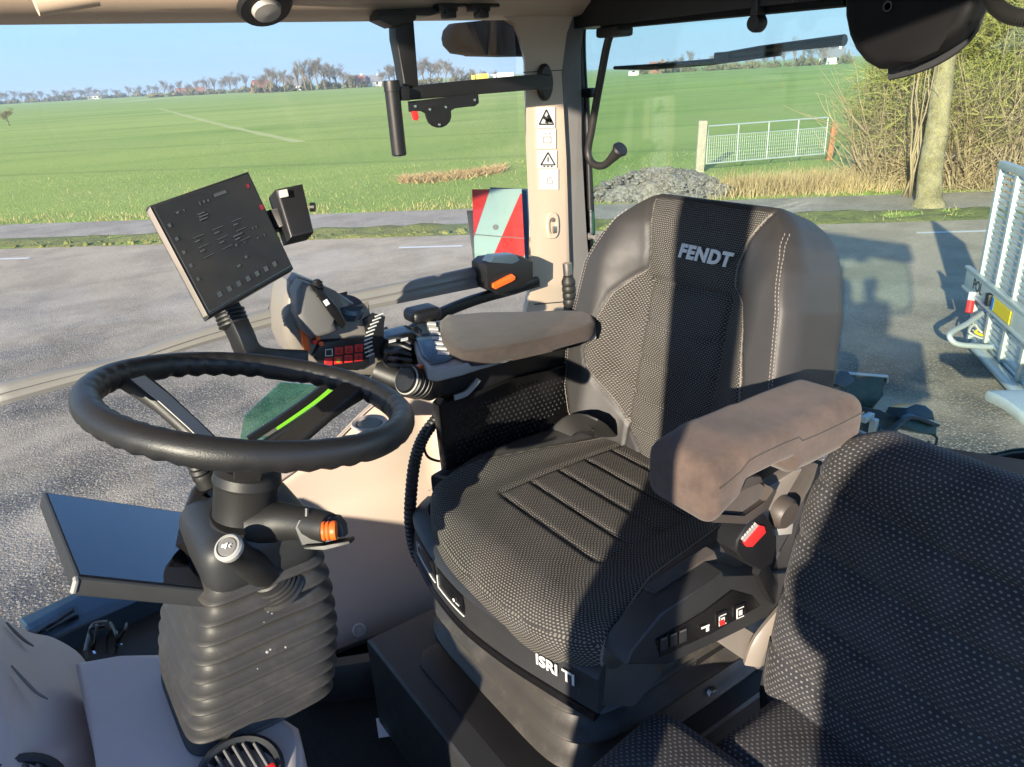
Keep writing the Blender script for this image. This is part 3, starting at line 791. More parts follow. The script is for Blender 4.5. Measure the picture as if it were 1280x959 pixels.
# dome lamp in the header, rolled sun blind, clips
lp = WY(330, 4, YW-.045)
m = MB(); m.lathe(lp, (0, -.55, -.8), [(.001, .0), (.052, .0), (.056, .006), (.05, .014), (.0, .016)], 28)
for v in m.bm.verts: v.co.x = lp.x + (v.co.x-lp.x)*1.0
dl = m.done('dome_lamp', M['black'], cab)
m = MB(); m.lathe(lp+V((0, -.009, -.013)), (0, -.55, -.8), [(.0, -.002), (.030, -.002), (.026, .008), (.0, .011)], 24); m.done('lamp_lens', M['silver'], dl)
m = MB(); m.tube([WY(44, 6, 1.45), WY(120, -6, 1.45)], .016, 14); m.done('sun_blind_roller', M['beige'], cab)
for u in (557, 598):
    m = MB(); c = WY(u, 10, YW-.06); m.box(c, (.05, .03, .018), None, .005); m.box(c+V((.004, -.004, -.012)), (.028, .03, .022), None, .006); m.box(c+V((.03, 0, .005)), (.05, .018, .008), None, .003)
    m.done('roof_clip', M['black'], cab)

# pillar
pil_px = [(600, -8), (612, 12), (632, 15), (646, 24), (653, 42), (656, 75), (659, 180), (664, 290), (667, 350), (662, 372), (655, 400), (712, 400), (712, 330), (708, 200), (702, 90), (704, 40), (712, 18), (722, 2), (722, -10)]
m = MB(); m.prism(on(pil_px, YW-.005), (.075, .11, 0), .012, 3)
pil = m.done('pillar', M['beige'], cab)
trim_px = [(702, 88), (706, 40), (714, 20), (726, 4), (738, -2), (730, 22), (724, 60), (727, 180), (733, 290), (738, 350), (742, 400), (712, 400), (710, 300), (707, 190)]
m = MB(); m.prism(on(trim_px, YW+.012), (.04, .06, 0), .006); m.done('pillar_trim', M['grey'], cab)
for v0, v1 in ((88, 92), (378, 381)):
    m = MB(); a = [WY(u, v, YW-.0065) for u, v in ((655 if v0 < 100 else 668, v0+2), (704, v0-3+2), (704, v0-3+3.2), (655 if v0 < 100 else 668, v0+3.2))]
    m.prism(a, (0, .004, 0)); m.done('trim_joint', M['darkgrey'], pil)
# stickers with pictograms
def pict(kind, P, m):
    def bar(a, b, w=.07):
        A, B = V(a), V(b); t = (B-A).normalized(); n_ = V((-t.y, t.x))*w/2
        m.quad(*[P(*(q)) for q in (A-n_, B-n_, B+n_, A+n_)])
    if kind in (0, 2):
        bar((.12, .18), (.5, .88)); bar((.5, .88), (.88, .18)); bar((.1, .18), (.9, .18))
        if kind == 0: bar((.3, .55), (.75, .3), .16); bar((.55, .6), (.8, .28), .12); bar((.45, .35), (.62, .3), .2)
        else: bar((.3, .05), (.3, .12), .1); bar((.5, .05), (.5, .12), .1); bar((.7, .05), (.7, .12), .1); bar((.5, .35), (.5, .62), .06)
    elif kind == 1: bar((.3, .3), (.7, .3), .05); bar((.3, .6), (.7, .6), .05); bar((.3, .3), (.3, .6), .05); bar((.7, .3), (.7, .6), .05); bar((.36, .72), (.44, .8), .05); bar((.56, .72), (.7, .8), .05)
    else: bar((.32, .3), (.68, .3), .04); bar((.35, .32), (.4, .62), .04); bar((.66, .32), (.6, .55), .04); bar((.45, .5), (.58, .62), .05)
M['ink'] = plastic('black_print', (.03, .03, .03), .6, 600, .03, .05)
M['ink_pale'] = plastic('pale_grey_print', (.40, .40, .40), .6, 600, .03, .05)
for i, (x0, x1, y0, y1) in enumerate(((671, 694, 134, 160), (672, 695, 161, 186), (673, 696, 188, 210), (675, 698, 211, 237))):
    c = [WY(u, v, YW-.0085) for u, v in ((x0, y1), (x1, y1), (x1, y0), (x0, y0))]
    m = MB(); m.prism(c, (0, .003, 0)); s_ = m.done('warning_sticker', M['white'], cab, 0)
    P = lambda a, b, c=c: c[0].lerp(c[1], a).lerp(c[3].lerp(c[2], a), b) + V((0, -.0012, 0))
    m = MB(); pict(i, P, m); m.done('pictogram', M['ink'] if i in (0, 2) else M['ink_pale'], s_, 0)
# belt anchor cover on the pillar
c = WY(690, 282, YW-.006)
m = MB(); ring = []
for sc, y in ((1.0, .0), (.95, -.005), (.62, -.005), (.55, .004)):
    ring.append([c + V((math.copysign(abs(math.cos(t))**.8, math.cos(t))*.021*sc + .004*0, y, math.copysign(abs(math.sin(t))**.7, math.sin(t))*.037*sc)) for t in [6.283*k/28 for k in range(28)]])
m.grid_loft(ring, False); m.box(c+V((0, .001, 0)), (.03, .004, .05)); bz = m.done('belt_anchor_cover', M['beige'], cab)
m = MB(); m.lathe(c+V((0, -.004, .016)), (0, -1, 0), [(.0, 0), (.006, 0), (.005, .003), (0, .003)], 14); m.box(c+V((.006, -.003, -.012)), (.012, .008, .020), None, .002); m.done('bolt', M['metal'], bz)
# loose flexible gaiter standing by the pillar foot
a = WY(709, 330, 1.56); b = WY(713, 388, 1.56); ax = (b-a); L = ax.length
pr = [(.0, 0), (.011, 0), (.011, L*.24), (.014, L*.25)]
for i in range(5): q = L*(.27+.14*i); pr += [(.0135, q), (.019, q+.012), (.019, q+.022), (.0135, q+.03)]
m = MB(); m.lathe(a, ax, pr+[(.013, L), (0, L)], 20); gaiter = m.done('gaiter_lever', M['rubber'], cab)
m = MB(); m.lathe(a, ax, [(.0, -.002), (.0125, -.002), (.0125, L*.22), (.0, L*.22)], 20); m.done('lever_tip', M['metal'], gaiter)

# glass: curved front-and-side pane, rear pane with its rubber seal
foot = [(1.24, 1.74), (.6, 1.75), (0, 1.74), (-.5, 1.68), (-.85, 1.5), (-1.02, 1.2), (-1.06, .85), (-1.0, .45), (-.85, .12)]
F = spline([V((x, y, 0)) for x, y in foot], 5)
m = MB(); vo = [[], []]
for p in F:
    for k, z in ((0, 1.70), (1, 3.13)): vo[k].append(p+V((0, 0, z)))
m.grid_loft([vo[0]+[q+(q-V((.4, .85, q.z))).normalized()*.005 for q in vo[0][::-1]], vo[1]+[q+(q-V((.4, .85, q.z))).normalized()*.005 for q in vo[1][::-1]]], True)
m.done('side_glass', M['glass_side'], cab, 180)
XR = 1.48
seal = [WX(u, v, XR) for u, v in ((738, -6), (727, 20), (725, 60), (729, 140), (734, 230), (738, 310), (741, 345), (752, 372), (782, 400), (860, 452), (960, 512), (1045, 548), (1090, 569), (1140, 577), (1190, 579), (1240, 578), (1300, 572))]
seal += [V((XR, .30, seal[-1].z+.02)), V((XR, .1, seal[-1].z+.1)), V((XR, .04, 2.6)), V((XR, .05, 3.08)), V((XR, .2, 3.13))]
sp_ = spline(seal, 5)
def bulge(p): t = (p.y-.88)/.85; return V((.10*(1-t*t), 0, 0))
m = MB(); m.tube([p for p in sp_], 1, 10, sq=(.011, .013)); sl_ = m.done('rear_seal', M['black'], cab)
m = MB(); m.tube([p+V((.006, 0, 0))+(V((XR, .9, 2.65))-p).normalized()*.013 for p in sp_], .0045, 8); m.done('seal_lip', M['dkgreen'], sl_)
m = MB(); m.prism([p+V((.012, 0, 0)) for p in sp_], (.005, 0, 0)); m.done('rear_glass', M['glass_rear'], cab, 0)
# rear ledge below the glass
m = MB()
lt = [WX(u, v, 1.44) for u, v in ((1040, 538), (1090, 563), (1140, 578), (1200, 584), (1300, 578))]
lo = [WZ(u, v, 2.06) for u, v in ((1040, 545), (1090, 590), (1140, 610), (1220, 650), (1320, 700))]
m.grid_loft([lt, lo, [p-V((.05, 0, .3)) for p in lo], [V((1.5, p.y, 1.76)) for p in lt]], True); m.done('rear_ledge', M['silver'], cab)
m = MB(); m.tube(spline([WX(u, v, 1.36) for u, v in ((1064, 540), (1120, 562), (1180, 580), (1240, 604), (1300, 634))], 5), 1, 10, sq=(.006, .010)); m.done('ledge_trim', M['silver'], cab)
m = MB(); m.tube([WX(1214, 592, 1.385), WX(1226, 582, 1.40)], .004, 8); m.done('ledge_clip', M['black'], cab)

# rail across the side glass with its latch
top = [(-20, 486), (0, 480), (75, 462), (150, 447), (215, 424), (270, 406), (356, 382), (430, 368), (520, 350), (600, 333), (622, 330)]
bot = [(-20, 512), (0, 506), (75, 484), (150, 461), (215, 441), (270, 425), (356, 403), (430, 392), (520, 374), (600, 358), (622, 354)]
_t, _b = on(top, 1.665), on(bot, 1.665); _c = [(-.97, 1.15), (-.80, 1.44), (-.48, 1.61)]     # carries on round the curved front glass
T_ = spline([V((x, y, _t[0].z)) for x, y in _c]+_t, 4); B_ = spline([V((x, y, _b[0].z)) for x, y in _c]+_b, 4)
m = MB(); rr_ = []
for a, b in zip(T_, B_):
    mid = (a+b)/2; h = (a.z-b.z)/2; 
    rr_.append([mid+V((0, y, z)) for y, z in ((.010, h), (-.004, h), (-.013, h*.72), (-.014, h*.25), (-.010, h*.1), (-.010, -h*.2), (-.016, -h*.45), (-.012, -h*.95), (.0, -h), (.010, -h))])
m.grid_loft(rr_); m.done('window_rail', M['rail'], cab, 50)
m = MB(); bk = [(608, 332), (616, 325), (652, 320), (667, 327), (667, 348), (652, 360), (624, 368), (610, 362)]
m.prism(on(bk, 1.60), (0, .075, 0), .006); latch = m.done('window_latch', M['black'], cab)
m = MB(); m.prism([p+V((0, -.003, .002)) for p in on([(612, 329), (618, 321), (644, 319), (650, 326), (640, 331)], 1.597)], (0, .04, 0), .002); m.done('latch_plate', M['navy'], latch)  # blue is the sky's reflection, painted into the plate's colour
m = MB(); lv = on([(617, 360), (617, 355), (636, 345), (641, 343), (645, 346), (644, 350), (640, 352), (620, 362)], 1.592)
m.prism(lv, (0, .014, 0), .003); m.done('latch_lever', M['orange'], latch)
# black window frame under the rail, lime outer edge
fr = spline(on([(296, 580), (340, 552), (392, 518), (440, 482), (490, 432), (540, 398), (590, 376), (640, 362), (672, 352)], 1.655), 5)
m = MB(); m.tube(fr, 1, 12, sq=(.010, .014)); wf = m.done('window_frame', M['black'], cab)
m = MB(); m.tube([p+V((-.046, .02, .006)) for p in fr[8:22]], 1, 8, sq=(.005, .012)); m.done('lime_edge', M['lime'], wf)
m = MB(); m.tube([p+V((-.068, .02, .006)) for p in fr[6:24]], 1, 8, sq=(.006, .010)); m.done('outer_gasket', M['black'], wf)
m = MB(); m.prism(on([(300, 552), (345, 548), (412, 494), (402, 482), (352, 478), (306, 520)], 1.78), (0, .006, 0)); m.done('lower_quarter_glass', M['teal'], cab, 0)
m = MB(); m.prism(on([(323, 545), (350, 545), (356, 532), (330, 531)], 1.76), (0, .006, 0)); m.done('glass_block', M['grey'], cab, 0)

# ---- right-hand console: rounded body between the column and the seat
def console(p, q):
    t = sst((-p.x-.02)/.42)                                        # falls away towards the front
    p = p.copy()
    if p.z > 0: p.z -= .20*t*(p.z/.27)
    p.y += .05*t - .05*sst((p.z+.27)/.5)*(1 if p.y < 0 else 0)*(-1)
    p += V((.78, 1.50, 2.03))
    near = sst((1.68-p.y)/.30)
    p.y += near*.24*sst((p.z-1.79)/.24)*sst((1.0-p.x)/.2)
    p.z -= .05*sst((p.z-2.1)/.15)
    return p
m = MB(); m.rbox((.98, .34, .56), .07, (40, 16, 24), console); m.done('side_console', M['console'], cab)
cc = WZ(462, 532, 2.262)
m = MB(); m.lathe(cc, (0, 0, 1), [(.040, -.004), (.043, .006), (.040, .010), (.033, .008), (.029, .0), (.028, -.001), (0, -.001)], 32); cp = m.done('cup_holder', M['taupe2'], cab)
m = MB(); m.lathe(cc, (0, 0, 1), [(.030, .001), (.027, .006), (.0, .007)], 28); m.done('power_socket_cap', M['grey'], cp)
for u, v in ((449, 788),):
    c, nn_ = hit(bpy.data.objects['side_console'], u, v); m = MB(); m.lathe(c, nn_, [(0, -.004), (.016, -.004), (.016, .002), (.012, .004), (.011, .001), (.006, .001), (.006, .004), (0, .004)], 24); m.done('screw_plug', M['mauve'], cab)
# floor, kick plates
M['carpet'] = mat_soil('black_loop_carpet', (.004, .004, .005), (.009, .009, .010), (.045, .045, .05), 70)
m = MB(); m.box((.1, .85, 1.735), (2.3, 1.7, .03)); m.done('floor_mat', M['carpet'], cab, 0)
m = MB(); m.box((.2, .85, 1.69), (2.5, 1.8, .05)); m.done('cab_floor', M['darkgrey'], cab, 0)
kp = spline([WZ(u, v, 1.80) for u, v in ((376, 856), (410, 852), (450, 846), (500, 838))], 5)
m = MB(); m.tube(kp, 1, 10, sq=(.02, .05)); m.done('kick_plate', M['darkgrey'], cab)

# ---- front left: taupe dash moulding with air vents, dark well and sky-tinted shelf
def img_solid(name, px, z, dz, mat, parent, bev=.012):
    m = MB(); m.prism([WZ(u, v, z) for u, v in px], (0, 0, dz), bev, 3); return m.done(name, mat, parent)
# floor console under the boot: top sheet follows z = 1.96, drops to the floor at the right-hand edge
tp = [(92, 826), (150, 820), (200, 815), (300, 860), (372, 905), (378, 930), (376, 985), (330, 1040), (150, 1040), (120, 959)]
m = MB(); m.prism([WZ(u, v, 2.12) for u, v in tp], (0, 0, -.37), .016, 4); m.done('column_console', M['mauve'], cab)
dash = thing_parent = cab
# big moulding on the left: lofted fold
sec0 = [W(-60, 720, 1.290), W(0, 770, 1.316), W(36, 790, 1.342), W(66, 797, 1.382), W(100, 818, 1.408), W(118, 850, 1.395), W(140, 900, 1.356), W(162, 960, 1.316), W(170, 1010, 1.290)]
sec1 = [W(-60, 790, 1.132), W(0, 838, 1.145), W(24, 858, 1.165), W(55, 885, 1.185), W(80, 899, 1.198), W(96, 920, 1.198), W(108, 940, 1.185), W(122, 965, 1.172), W(128, 1010, 1.159)]
sec2 = [W(-60, 850, 1.093), W(0, 896, 1.106), W(14, 904, 1.112), W(26, 914, 1.119), W(40, 930, 1.125), W(60, 940, 1.132), W(84, 950, 1.132), W(100, 975, 1.132), W(110, 1010, 1.132)]
sec3 = [W(-60, 1010, 1.053), W(-10, 1012, 1.053), W(14, 1014, 1.053), W(26, 1016, 1.053), W(40, 1018, 1.053), W(60, 1019, 1.053), W(84, 1020, 1.053), W(100, 1022, 1.053), W(110, 1024, 1.053)]
m = MB(); ss = [spline(s, 5) for s in (sec0, sec1, sec2, sec3)]
low = [V((p.x, p.y, min(p.z-.02, 1.955))) for p in ss[0]]
m.grid_loft([low]+ss+[[V((p.x, p.y, min(p.z-.02, 1.955))) for p in ss[3]]], False, close=False); dm = m.done('dash_moulding', M['mauve'], cab, 40)
for px in (((40, 787), (56, 800), (72, 815), (86, 824)), ((24, 838), (44, 860), (66, 878), (86, 890))):
    pass
def slit(px, d, w, name, mat, par):
    m = MB(); m.tube(spline([W(u, v, dd) for (u, v), dd in zip(px, d)], 5), [w*(.35+1.3*math.sin(3.14*(.12+.76*i/15))) for i in range(16)], 8); return m.done(name, mat, par)
slit(((8, 778), (18, 789), (30, 800), (42, 808)), (1.296, 1.292, 1.287, 1.283), .0017, 'moulding_crease', M['grey'], dm)
slit(((14, 832), (30, 850), (46, 866), (60, 874)), (1.165, 1.168, 1.172, 1.176), .0016, 'moulding_crease', M['grey'], dm)
def vent(c, nrm, r, par, knob=True):
    n_ = V(nrm).normalized(); a = n_.cross(V((0, 0, 1))).normalized(); b = n_.cross(a)
    m = MB(); m.lathe(c, n_, [(r*.0, -.02), (r*.8, -.02), (r*.86, .001), (r*.96, .004), (r*1.06, .001), (r*1.08, -.02)], 36, False); v = m.done('air_vent', M['darkgrey'], par)
    m = MB()
    for i in range(-3, 4):
        L = math.sqrt(max(0, 1-(i/4.0)**2))*r*.8; m.box(V(c)+a*(i*r*.22)-n_*.004, (.0035, L*2, .014), Matrix((a, b, n_)).transposed() @ Matrix.Rotation(.5, 3, 'Y'), .001)
    m.done('vent_slats', M['grey'], v)
    if knob:
        m = MB(); m.box(V(c)-a*r*.62+b*r*.35+n_*.004, (.014, .010, .008), Matrix((a, b, n_)).transposed(), .002); m.done('vent_tab', M['red'], v)
vent(WZ(300, 968, 2.128), (.03, -.25, .97), .056, cab)
vent(W(22, 1002, 1.06), (.12, -.5, .86), .062, cab, False)
# shelf with slot, reflected sky painted blue, and the dark well with loose wires
sh = [(22, 772), (92, 742), (150, 715), (215, 712), (215, 733), (160, 757), (68, 797), (45, 800)]
m = MB(); m.prism([WZ(u, v, 1.90) for u, v in sh], (0, 0, -.12), .012, 3); shelf = m.done('front_shelf', M['navy'], cab)
m = MB(); m.prism([WZ(u, v, 1.903) for u, v in ((36, 790), (94, 757), (98, 770), (48, 792))], (0, 0, .004)); m.done('shelf_slot', M['gloss'], shelf, 0)
m = MB(); m.tube([WZ(u, v, 1.908) for u, v in ((52, 788), (92, 762), (95, 769), (60, 788))], .0035, 6, closed=True); m.done('slot_frame', M['darkgrey'], shelf)
wl = [(60, 800), (160, 752), (212, 728), (262, 745), (225, 805), (205, 822), (180, 832), (96, 836)]
m = MB(); m.prism([WZ(u, v, 1.85) for u, v in wl], (0, 0, -.1), .008); well = m.done('dark_well', M['ink'], cab)
rnd.seed(5)
for i in range(5):
    P = [WZ(112+i*9+rnd.uniform(-6, 6), 818-rnd.uniform(0, 6), 1.87)]
    for j in range(3): P.append(WZ(110+i*10+rnd.uniform(-8, 12), 800-10*j+rnd.uniform(-5, 5), 1.90+.03*math.sin(j*1.3)+rnd.uniform(0, .02)))
    m = MB(); m.tube(spline(P, 5), .0035, 6); m.done('cable', M['rubber'] if i % 2 else M['black'], well)
m = MB(); m.tube(spline([WZ(u, v, 1.90) for u, v in ((108, 818), (112, 800), (118, 784), (136, 781))], 5), 1, 8, sq=(.004, .012)); m.done('cable_bracket', M['grey'], well)
for u, v in ((139, 788), (146, 792), (150, 806), (118, 816)):
    m = MB(); m.box(WZ(u, v, 1.915), (.012, .004, .003), Matrix.Rotation(u, 3, 'Z')); m.done('cable_ferrule', M['bolt'], well)
# ribbed hose and thin cable between console and seat
hp_ = spline([WY(u, v, y) for u, v, y in ((549, 520, 1.27), (530, 545, 1.26), (519, 575, 1.24), (514, 615, 1.22), (513, 655, 1.2), (520, 690, 1.18), (540, 722, 1.15))], 14)
m = MB(); m.tube(hp_, [.0135 if i % 2 else .0115 for i in range(len(hp_))], 12); m.done('ribbed_hose', M['rubber'], cab)
hp_ = spline([WY(u, v, 1.25) for u, v in ((548, 522), (535, 540), (530, 555), (534, 570), (546, 576), (560, 577))], 8)
m = MB(); m.tube(hp_, .0028, 8); m.done('thin_cable', M['black'], cab)
m = MB(); m.box((1.475, .85, 1.90), (.06, 1.72, .36), None, .01); m.done('rear_wall', M['mauve'], cab)
# sun-facing left frame: front left pillar, door sill
m = MB(); m.prism([V((-.64, -.01, 1.7)), V((-.545, .05, 1.7)), V((-.37, .025, 1.7)), V((-.36, -.012, 1.7)), V((-.60, -.06, 1.7))], (0, 0, 1.75), .008); m.done('front_left_pillar', M['black'], cab)

# unseen block ahead of the column, added to shade the column console
m = MB(); m.prism([V((-.30, .42, 1.9)), V((-.30, .42, 2.255)), V((-.42, .42, 2.28)), V((-.80, .42, 2.10)), V((-.85, .42, 1.9))], (0, 1.0, 0), .03, 3); m.done('added_shade_block', M['mauve'], cab)
M['matt'] = plastic('matt_black_plastic', (.004, .004, .0045), .65, 600, .1, .2, spec=.2)
# ================================================================= things fixed in the cab: monitor bracket, grab hook, wiper, mirror
mb_ = thing('monitor_bracket', 'black steel monitor bracket with a hanging tube and slotted plate at the pillar', 'bracket', WY(560, 100, 1.62))
YB = 1.60
def bar_px(pts, y, w, t, name, mat, par, bev=.003):
    """flat bar through pixel polyline at depth y: closed outline polygon"""
    m = MB(); m.prism(on(pts, y), (0, t, 0), bev); return m.done(name, mat, par)
bar_px([(474, 17), (520, 15), (521, 24), (516, 28), (493, 34), (474, 25)], YB-.01, 0, .05, 'header_clamp', M['black'], mb_)
bar_px([(494, 22), (517, 18), (524, 112), (506, 114), (500, 70), (495, 48)], YB, 0, .035, 'upright_bar', M['black'], mb_, .004)
bar_px([(498, 112), (530, 106), (600, 99), (672, 93), (688, 93), (690, 110), (672, 112), (600, 118), (505, 126), (498, 122)], YB-.006, 0, .03, 'cross_arm', M['black'], mb_, .004)
c = WY(681, 103, YW-.012); m = MB(); m.lathe(c, (0, -1, 0), [(0, -.005), (.045, -.005), (.045, .004), (.038, .010), (0, .011)], 32)
for v in m.bm.verts: v.co.x = c.x+(v.co.x-c.x)*.52
m.done('pillar_flange', M['black'], mb_)
a = WY(489, 103, YB-.02); b = WY(499, 193, YB-.02)
m = MB(); m.lathe(a, b-a, [(0, -.004), (.0165, -.004), (.0175, 0), (.0175, (b-a).length*.12), (.0165, (b-a).length*.125), (.0165, (b-a).length), (.014, (b-a).length+.003), (0, (b-a).length+.003)], 24); tb_ = m.done('hanging_tube', M['black'], mb_)
m = MB(); m.lathe(b, (b-a), [(0, 0), (.005, 0), (.005, .006), (0, .007)], 12); m.done('end_bolt', M['bolt'], tb_)
bar_px([(500, 110), (512, 108), (513, 126), (502, 126)], YB-.03, 0, .04, 'tube_clamp', M['black'], mb_)
pl_px = [(511, 127), (598, 117), (599, 129), (594, 133), (568, 135), (563, 138)] + [(549+15.5*math.cos(t), 145+15*math.sin(t)) for t in (.1, .5, .9, 1.3, 1.7, 2.1, 2.5, 2.9)] + [(533, 141), (527, 138), (512, 140)]
pp = bar_px(pl_px, YB-.018, 0, .006, 'slotted_plate', M['black'], mb_, .0015)
for u, v in ((519, 133), (537, 137), (557, 134), (593, 125), (549, 156)):
    m = MB(); m.lathe(WY(u, v, YB-.019), (0, -1, 0), [(0, 0), (.0034, 0), (.003, .002), (0, .002)], 10); m.done('plate_bolt', M['bolt'], pp)
bar_px([(515, 139), (522, 139), (524, 147), (522, 151), (518, 150)], YB-.02, 0, .008, 'locking_tab', M['red'], mb_, .001)
bar_px([(474, 12), (540, 9), (560, 14), (538, 20), (474, 20)], YB+.02, 0, .05, 'header_plate', M['black'], mb_)

# exterior mirror seen through the top of the glass
mi = thing('exterior_mirror', 'rounded black mirror housing outside the glass left of the pillar', 'mirror', WY(610, 48, 2.2))
P_ = [(575, 28), (600, 26), (640, 22), (668, 20), (668, 70), (640, 70), (600, 69), (577, 66), (568, 56), (566, 46), (568, 36)]
m = MB(); m.prism(on(P_, 2.2), (0, .09, 0), .03, 4); m.done('mirror_housing', M['matt'], mi)
m = MB(); m.tube([WY(664, 44, 2.24), WY(690, 50, 2.0), V((1.34, 1.79, 3.0))], .018, 10); m.done('mirror_arm', M['black'], mi)

# red and white warning board outside
wb = thing('warning_board', 'red and white striped warning board standing outside left of the pillar', 'warning board', W(622, 335, 3.3))
D_ = 3.3
q = [W(590, 237, D_), W(652, 236, D_), W(657, 340, D_), W(594, 340, D_)]
def wq(s, t): return q[0].lerp(q[1], s).lerp(q[3].lerp(q[2], s), t)
nb = (q[1]-q[0]).cross(q[3]-q[0]).normalized(); nb = nb if nb.dot(FW) > 0 else -nb
M['refl_red'] = plastic('red_reflective_film', (.50, .02, .02), .3, 900, .05, .1); M['refl_white'] = plastic('pale_reflective_film', (.30, .42, .37), .3, 900, .05, .06)
m = MB(); m.prism([wq(0, 0), wq(1, 0), wq(1, 1), wq(0, 1)], nb*.012); m.done('board', M['refl_white'], wb, 0)
m = MB()
for poly in (((0, 0), (.36, 0), (0, .58)), ((.97, .06), (1, .06), (1, .78), (.86, 1), (.22, 1))):
    m.prism([wq(*p) - nb*.002 for p in poly], nb*.0015)
m.done('red_stripes', M['refl_red'], wb, 0)
m = MB(); m.tube([wq(-.01, .545)-nb*.003, wq(1.01, .60)-nb*.003], .0022, 6); m.done('board_crease', M['grey'], wb)
m = MB()
for s, t in ((.44, .46), (.17, .85)): m.lathe(wq(s, t)-nb*.001, -nb, [(0, 0), (.012, 0), (.012, .003), (0, .003)], 14)
m.done('board_bolt', M['grey'], wb)
m = MB(); m.prism([W(583, 263, D_+.02), W(592, 263, D_+.02), W(601, 335, D_+.02), W(593, 336, D_+.02)], nb*.05, .003); m.done('board_bracket', M['darkgrey'], wb)
m = MB(); m.prism([W(612, 234, D_+.05), W(660, 236, D_+.05), W(665, 340, D_+.05), W(650, 342, D_+.05)], nb*.012, .002); m.done('board_backing', M['navy'], wb)

# grab hook hanging inside the rear window, gas strut
gh = thing('grab_handle', 'curved black grab handle hanging by the rear window with a flared end', 'grab handle', WX(748, 120, 1.46))
pth = spline([WX(u, v, 1.44) for u, v in ((776, 34), (764, 42), (758, 60), (752, 92), (745, 130), (739, 165), (735, 188), (738, 201), (746, 207), (756, 206), (766, 197), (774, 188))], 5)
nP = len(pth); m = MB(); m.tube(pth, [.0105 if i < nP-10 else .0105+.0085*((i-nP+10)/9)**1.6 for i in range(nP)], 14); m.done('handle_tube', M['rubber'], gh)
e_ = pth[-1]; m = MB(); m.lathe(e_, pth[-1]-pth[-3], [(.019, -.002), (.022, .004), (.019, .010), (.0, .011)], 20); m.done('flared_end', M['black'], gh)
m = MB(); m.box(WX(768, 40, 1.44), (.06, .08, .025), None, .008); m.done('handle_mount', M['black'], gh)
gs = thing('gas_strut', 'thin black gas strut beside the rear window seal', 'gas strut', WX(736, 200, 1.46))
m = MB(); a, b, c_ = WX(733, 118, 1.45), WX(738, 262, 1.45), WX(739, 296, 1.45)
m.tube([a, b], .0085, 12); m.done('strut_cylinder', M['black'], gs)
m = MB(); m.tube([b, c_], .0038, 10); m.done('strut_rod', M['bolt'], gs)
m = MB(); m.lathe(c_+V((0, .03, 0)), (0, -1, 0), [(0, 0), (.010, 0), (.010, .022), (.006, .024), (.006, .05), (.011, .052), (.011, .06), (0, .06)], 16); m.done('ball_joint', M['grey'], gs)
m = MB(); m.box(WX(734, 116, 1.45), (.025, .06, .025), None, .006); m.done('strut_bracket', M['black'], gs)

# rear wiper with its motor cover; blind cassette with catch
wp = thing('rear_wiper', 'black rear window wiper with a rounded motor cover hanging from the roof', 'wiper', WX(1130, 20, 1.44))
mc = [(1053, -30), (1053, 20), (1058, 45), (1066, 63), (1078, 78), (1094, 87), (1112, 87), (1140, 78), (1170, 64), (1192, 50), (1205, 34), (1216, 12), (1222, -30)]
m = MB(); m.prism([WX(u, v, 1.40) for u, v in mc], (.06, 0, 0), .022, 5); cv = m.done('motor_cover', M['matt'], wp)
m = MB(); m.tube(spline([WX(u, v, 1.452) for u, v in ((1112, 88), (1140, 81), (1170, 69), (1196, 52), (1212, 32), (1222, 0))], 5), 1, 8, sq=(.006, .018)); m.done('cover_edge', M['darkgrey'], cv)
m = MB(); m.lathe(WX(1110, 8, 1.399), (-1, 0, 0), [(0, 0), (.009, 0), (.009, .002), (.006, .002), (.006, .0), (0, .0)], 16); m.done('cover_screw', M['gloss'], cv)
a, b = WX(1056, 50, 1.52), WX(768, 84, 1.52)
m = MB(); m.tube([a, a.lerp(b, .3), a.lerp(b, .47)+V((0, 0, -.002))], [.011, .009, .006], 8); m.done('wiper_arm', M['black'], wp)
m = MB(); m.tube([a.lerp(b, .22)+V((0, 0, -.012)), a.lerp(b, .5)+V((0, 0, -.014)), a.lerp(b, .8)+V((0, 0, -.010)), b+V((0, 0, -.002))], [.005, .0075, .0075, .0045], 8); bl = m.done('wiper_blade', M['rubber'], wp)
m = MB(); m.box(a.lerp(b, .45)+V((0, 0, -.006)), (.02, .045, .022), None, .004); m.done('blade_joint', M['black'], bl)
m = MB()
for t in (.66, .70, .74): m.box(a.lerp(b, t)+V((-.008, 0, -.004)), (.002, .012, .004))
m.done('blade_print', M['white'], bl, 0)
bc = thing('rear_blind', 'black roller blind cassette across the top of the rear window', 'roller blind', WX(900, 10, 1.44))
m = MB(); m.prism([WX(u, v, 1.42) for u, v in ((742, -30), (742, 12), (748, 34), (760, 36), (790, 33), (1054, 8), (1060, -30))], (.05, 0, 0), .008); m.done('cassette', M['matt'], bc)
m = MB(); c = WX(947, 29, 1.41); m.box(c+V((0, 0, .03)), (.03, .018, .05), None, .004); m.lathe(c+V((-.018, 0, 0)), (1, 0, 0), [(0, 0), (.015, .002), (.018, .01), (.018, .026), (.014, .032), (0, .033)], 20); m.done('blind_catch', M['black'], bc)
hz = thing('coiled_cable', 'black coiled cable hanging at the top right corner', 'coiled cable', WX(1262, 4, 1.3))
pp_ = spline([WX(u, v, 1.3) for u, v in ((1236, -14), (1242, 4), (1256, 16), (1274, 22), (1300, 24))], 16); hel = []
m = MB(); m.tube(pp_, [.0125 if i % 2 else .009 for i in range(len(pp_))], 12); m.done('coil', M['rubber'], hz)

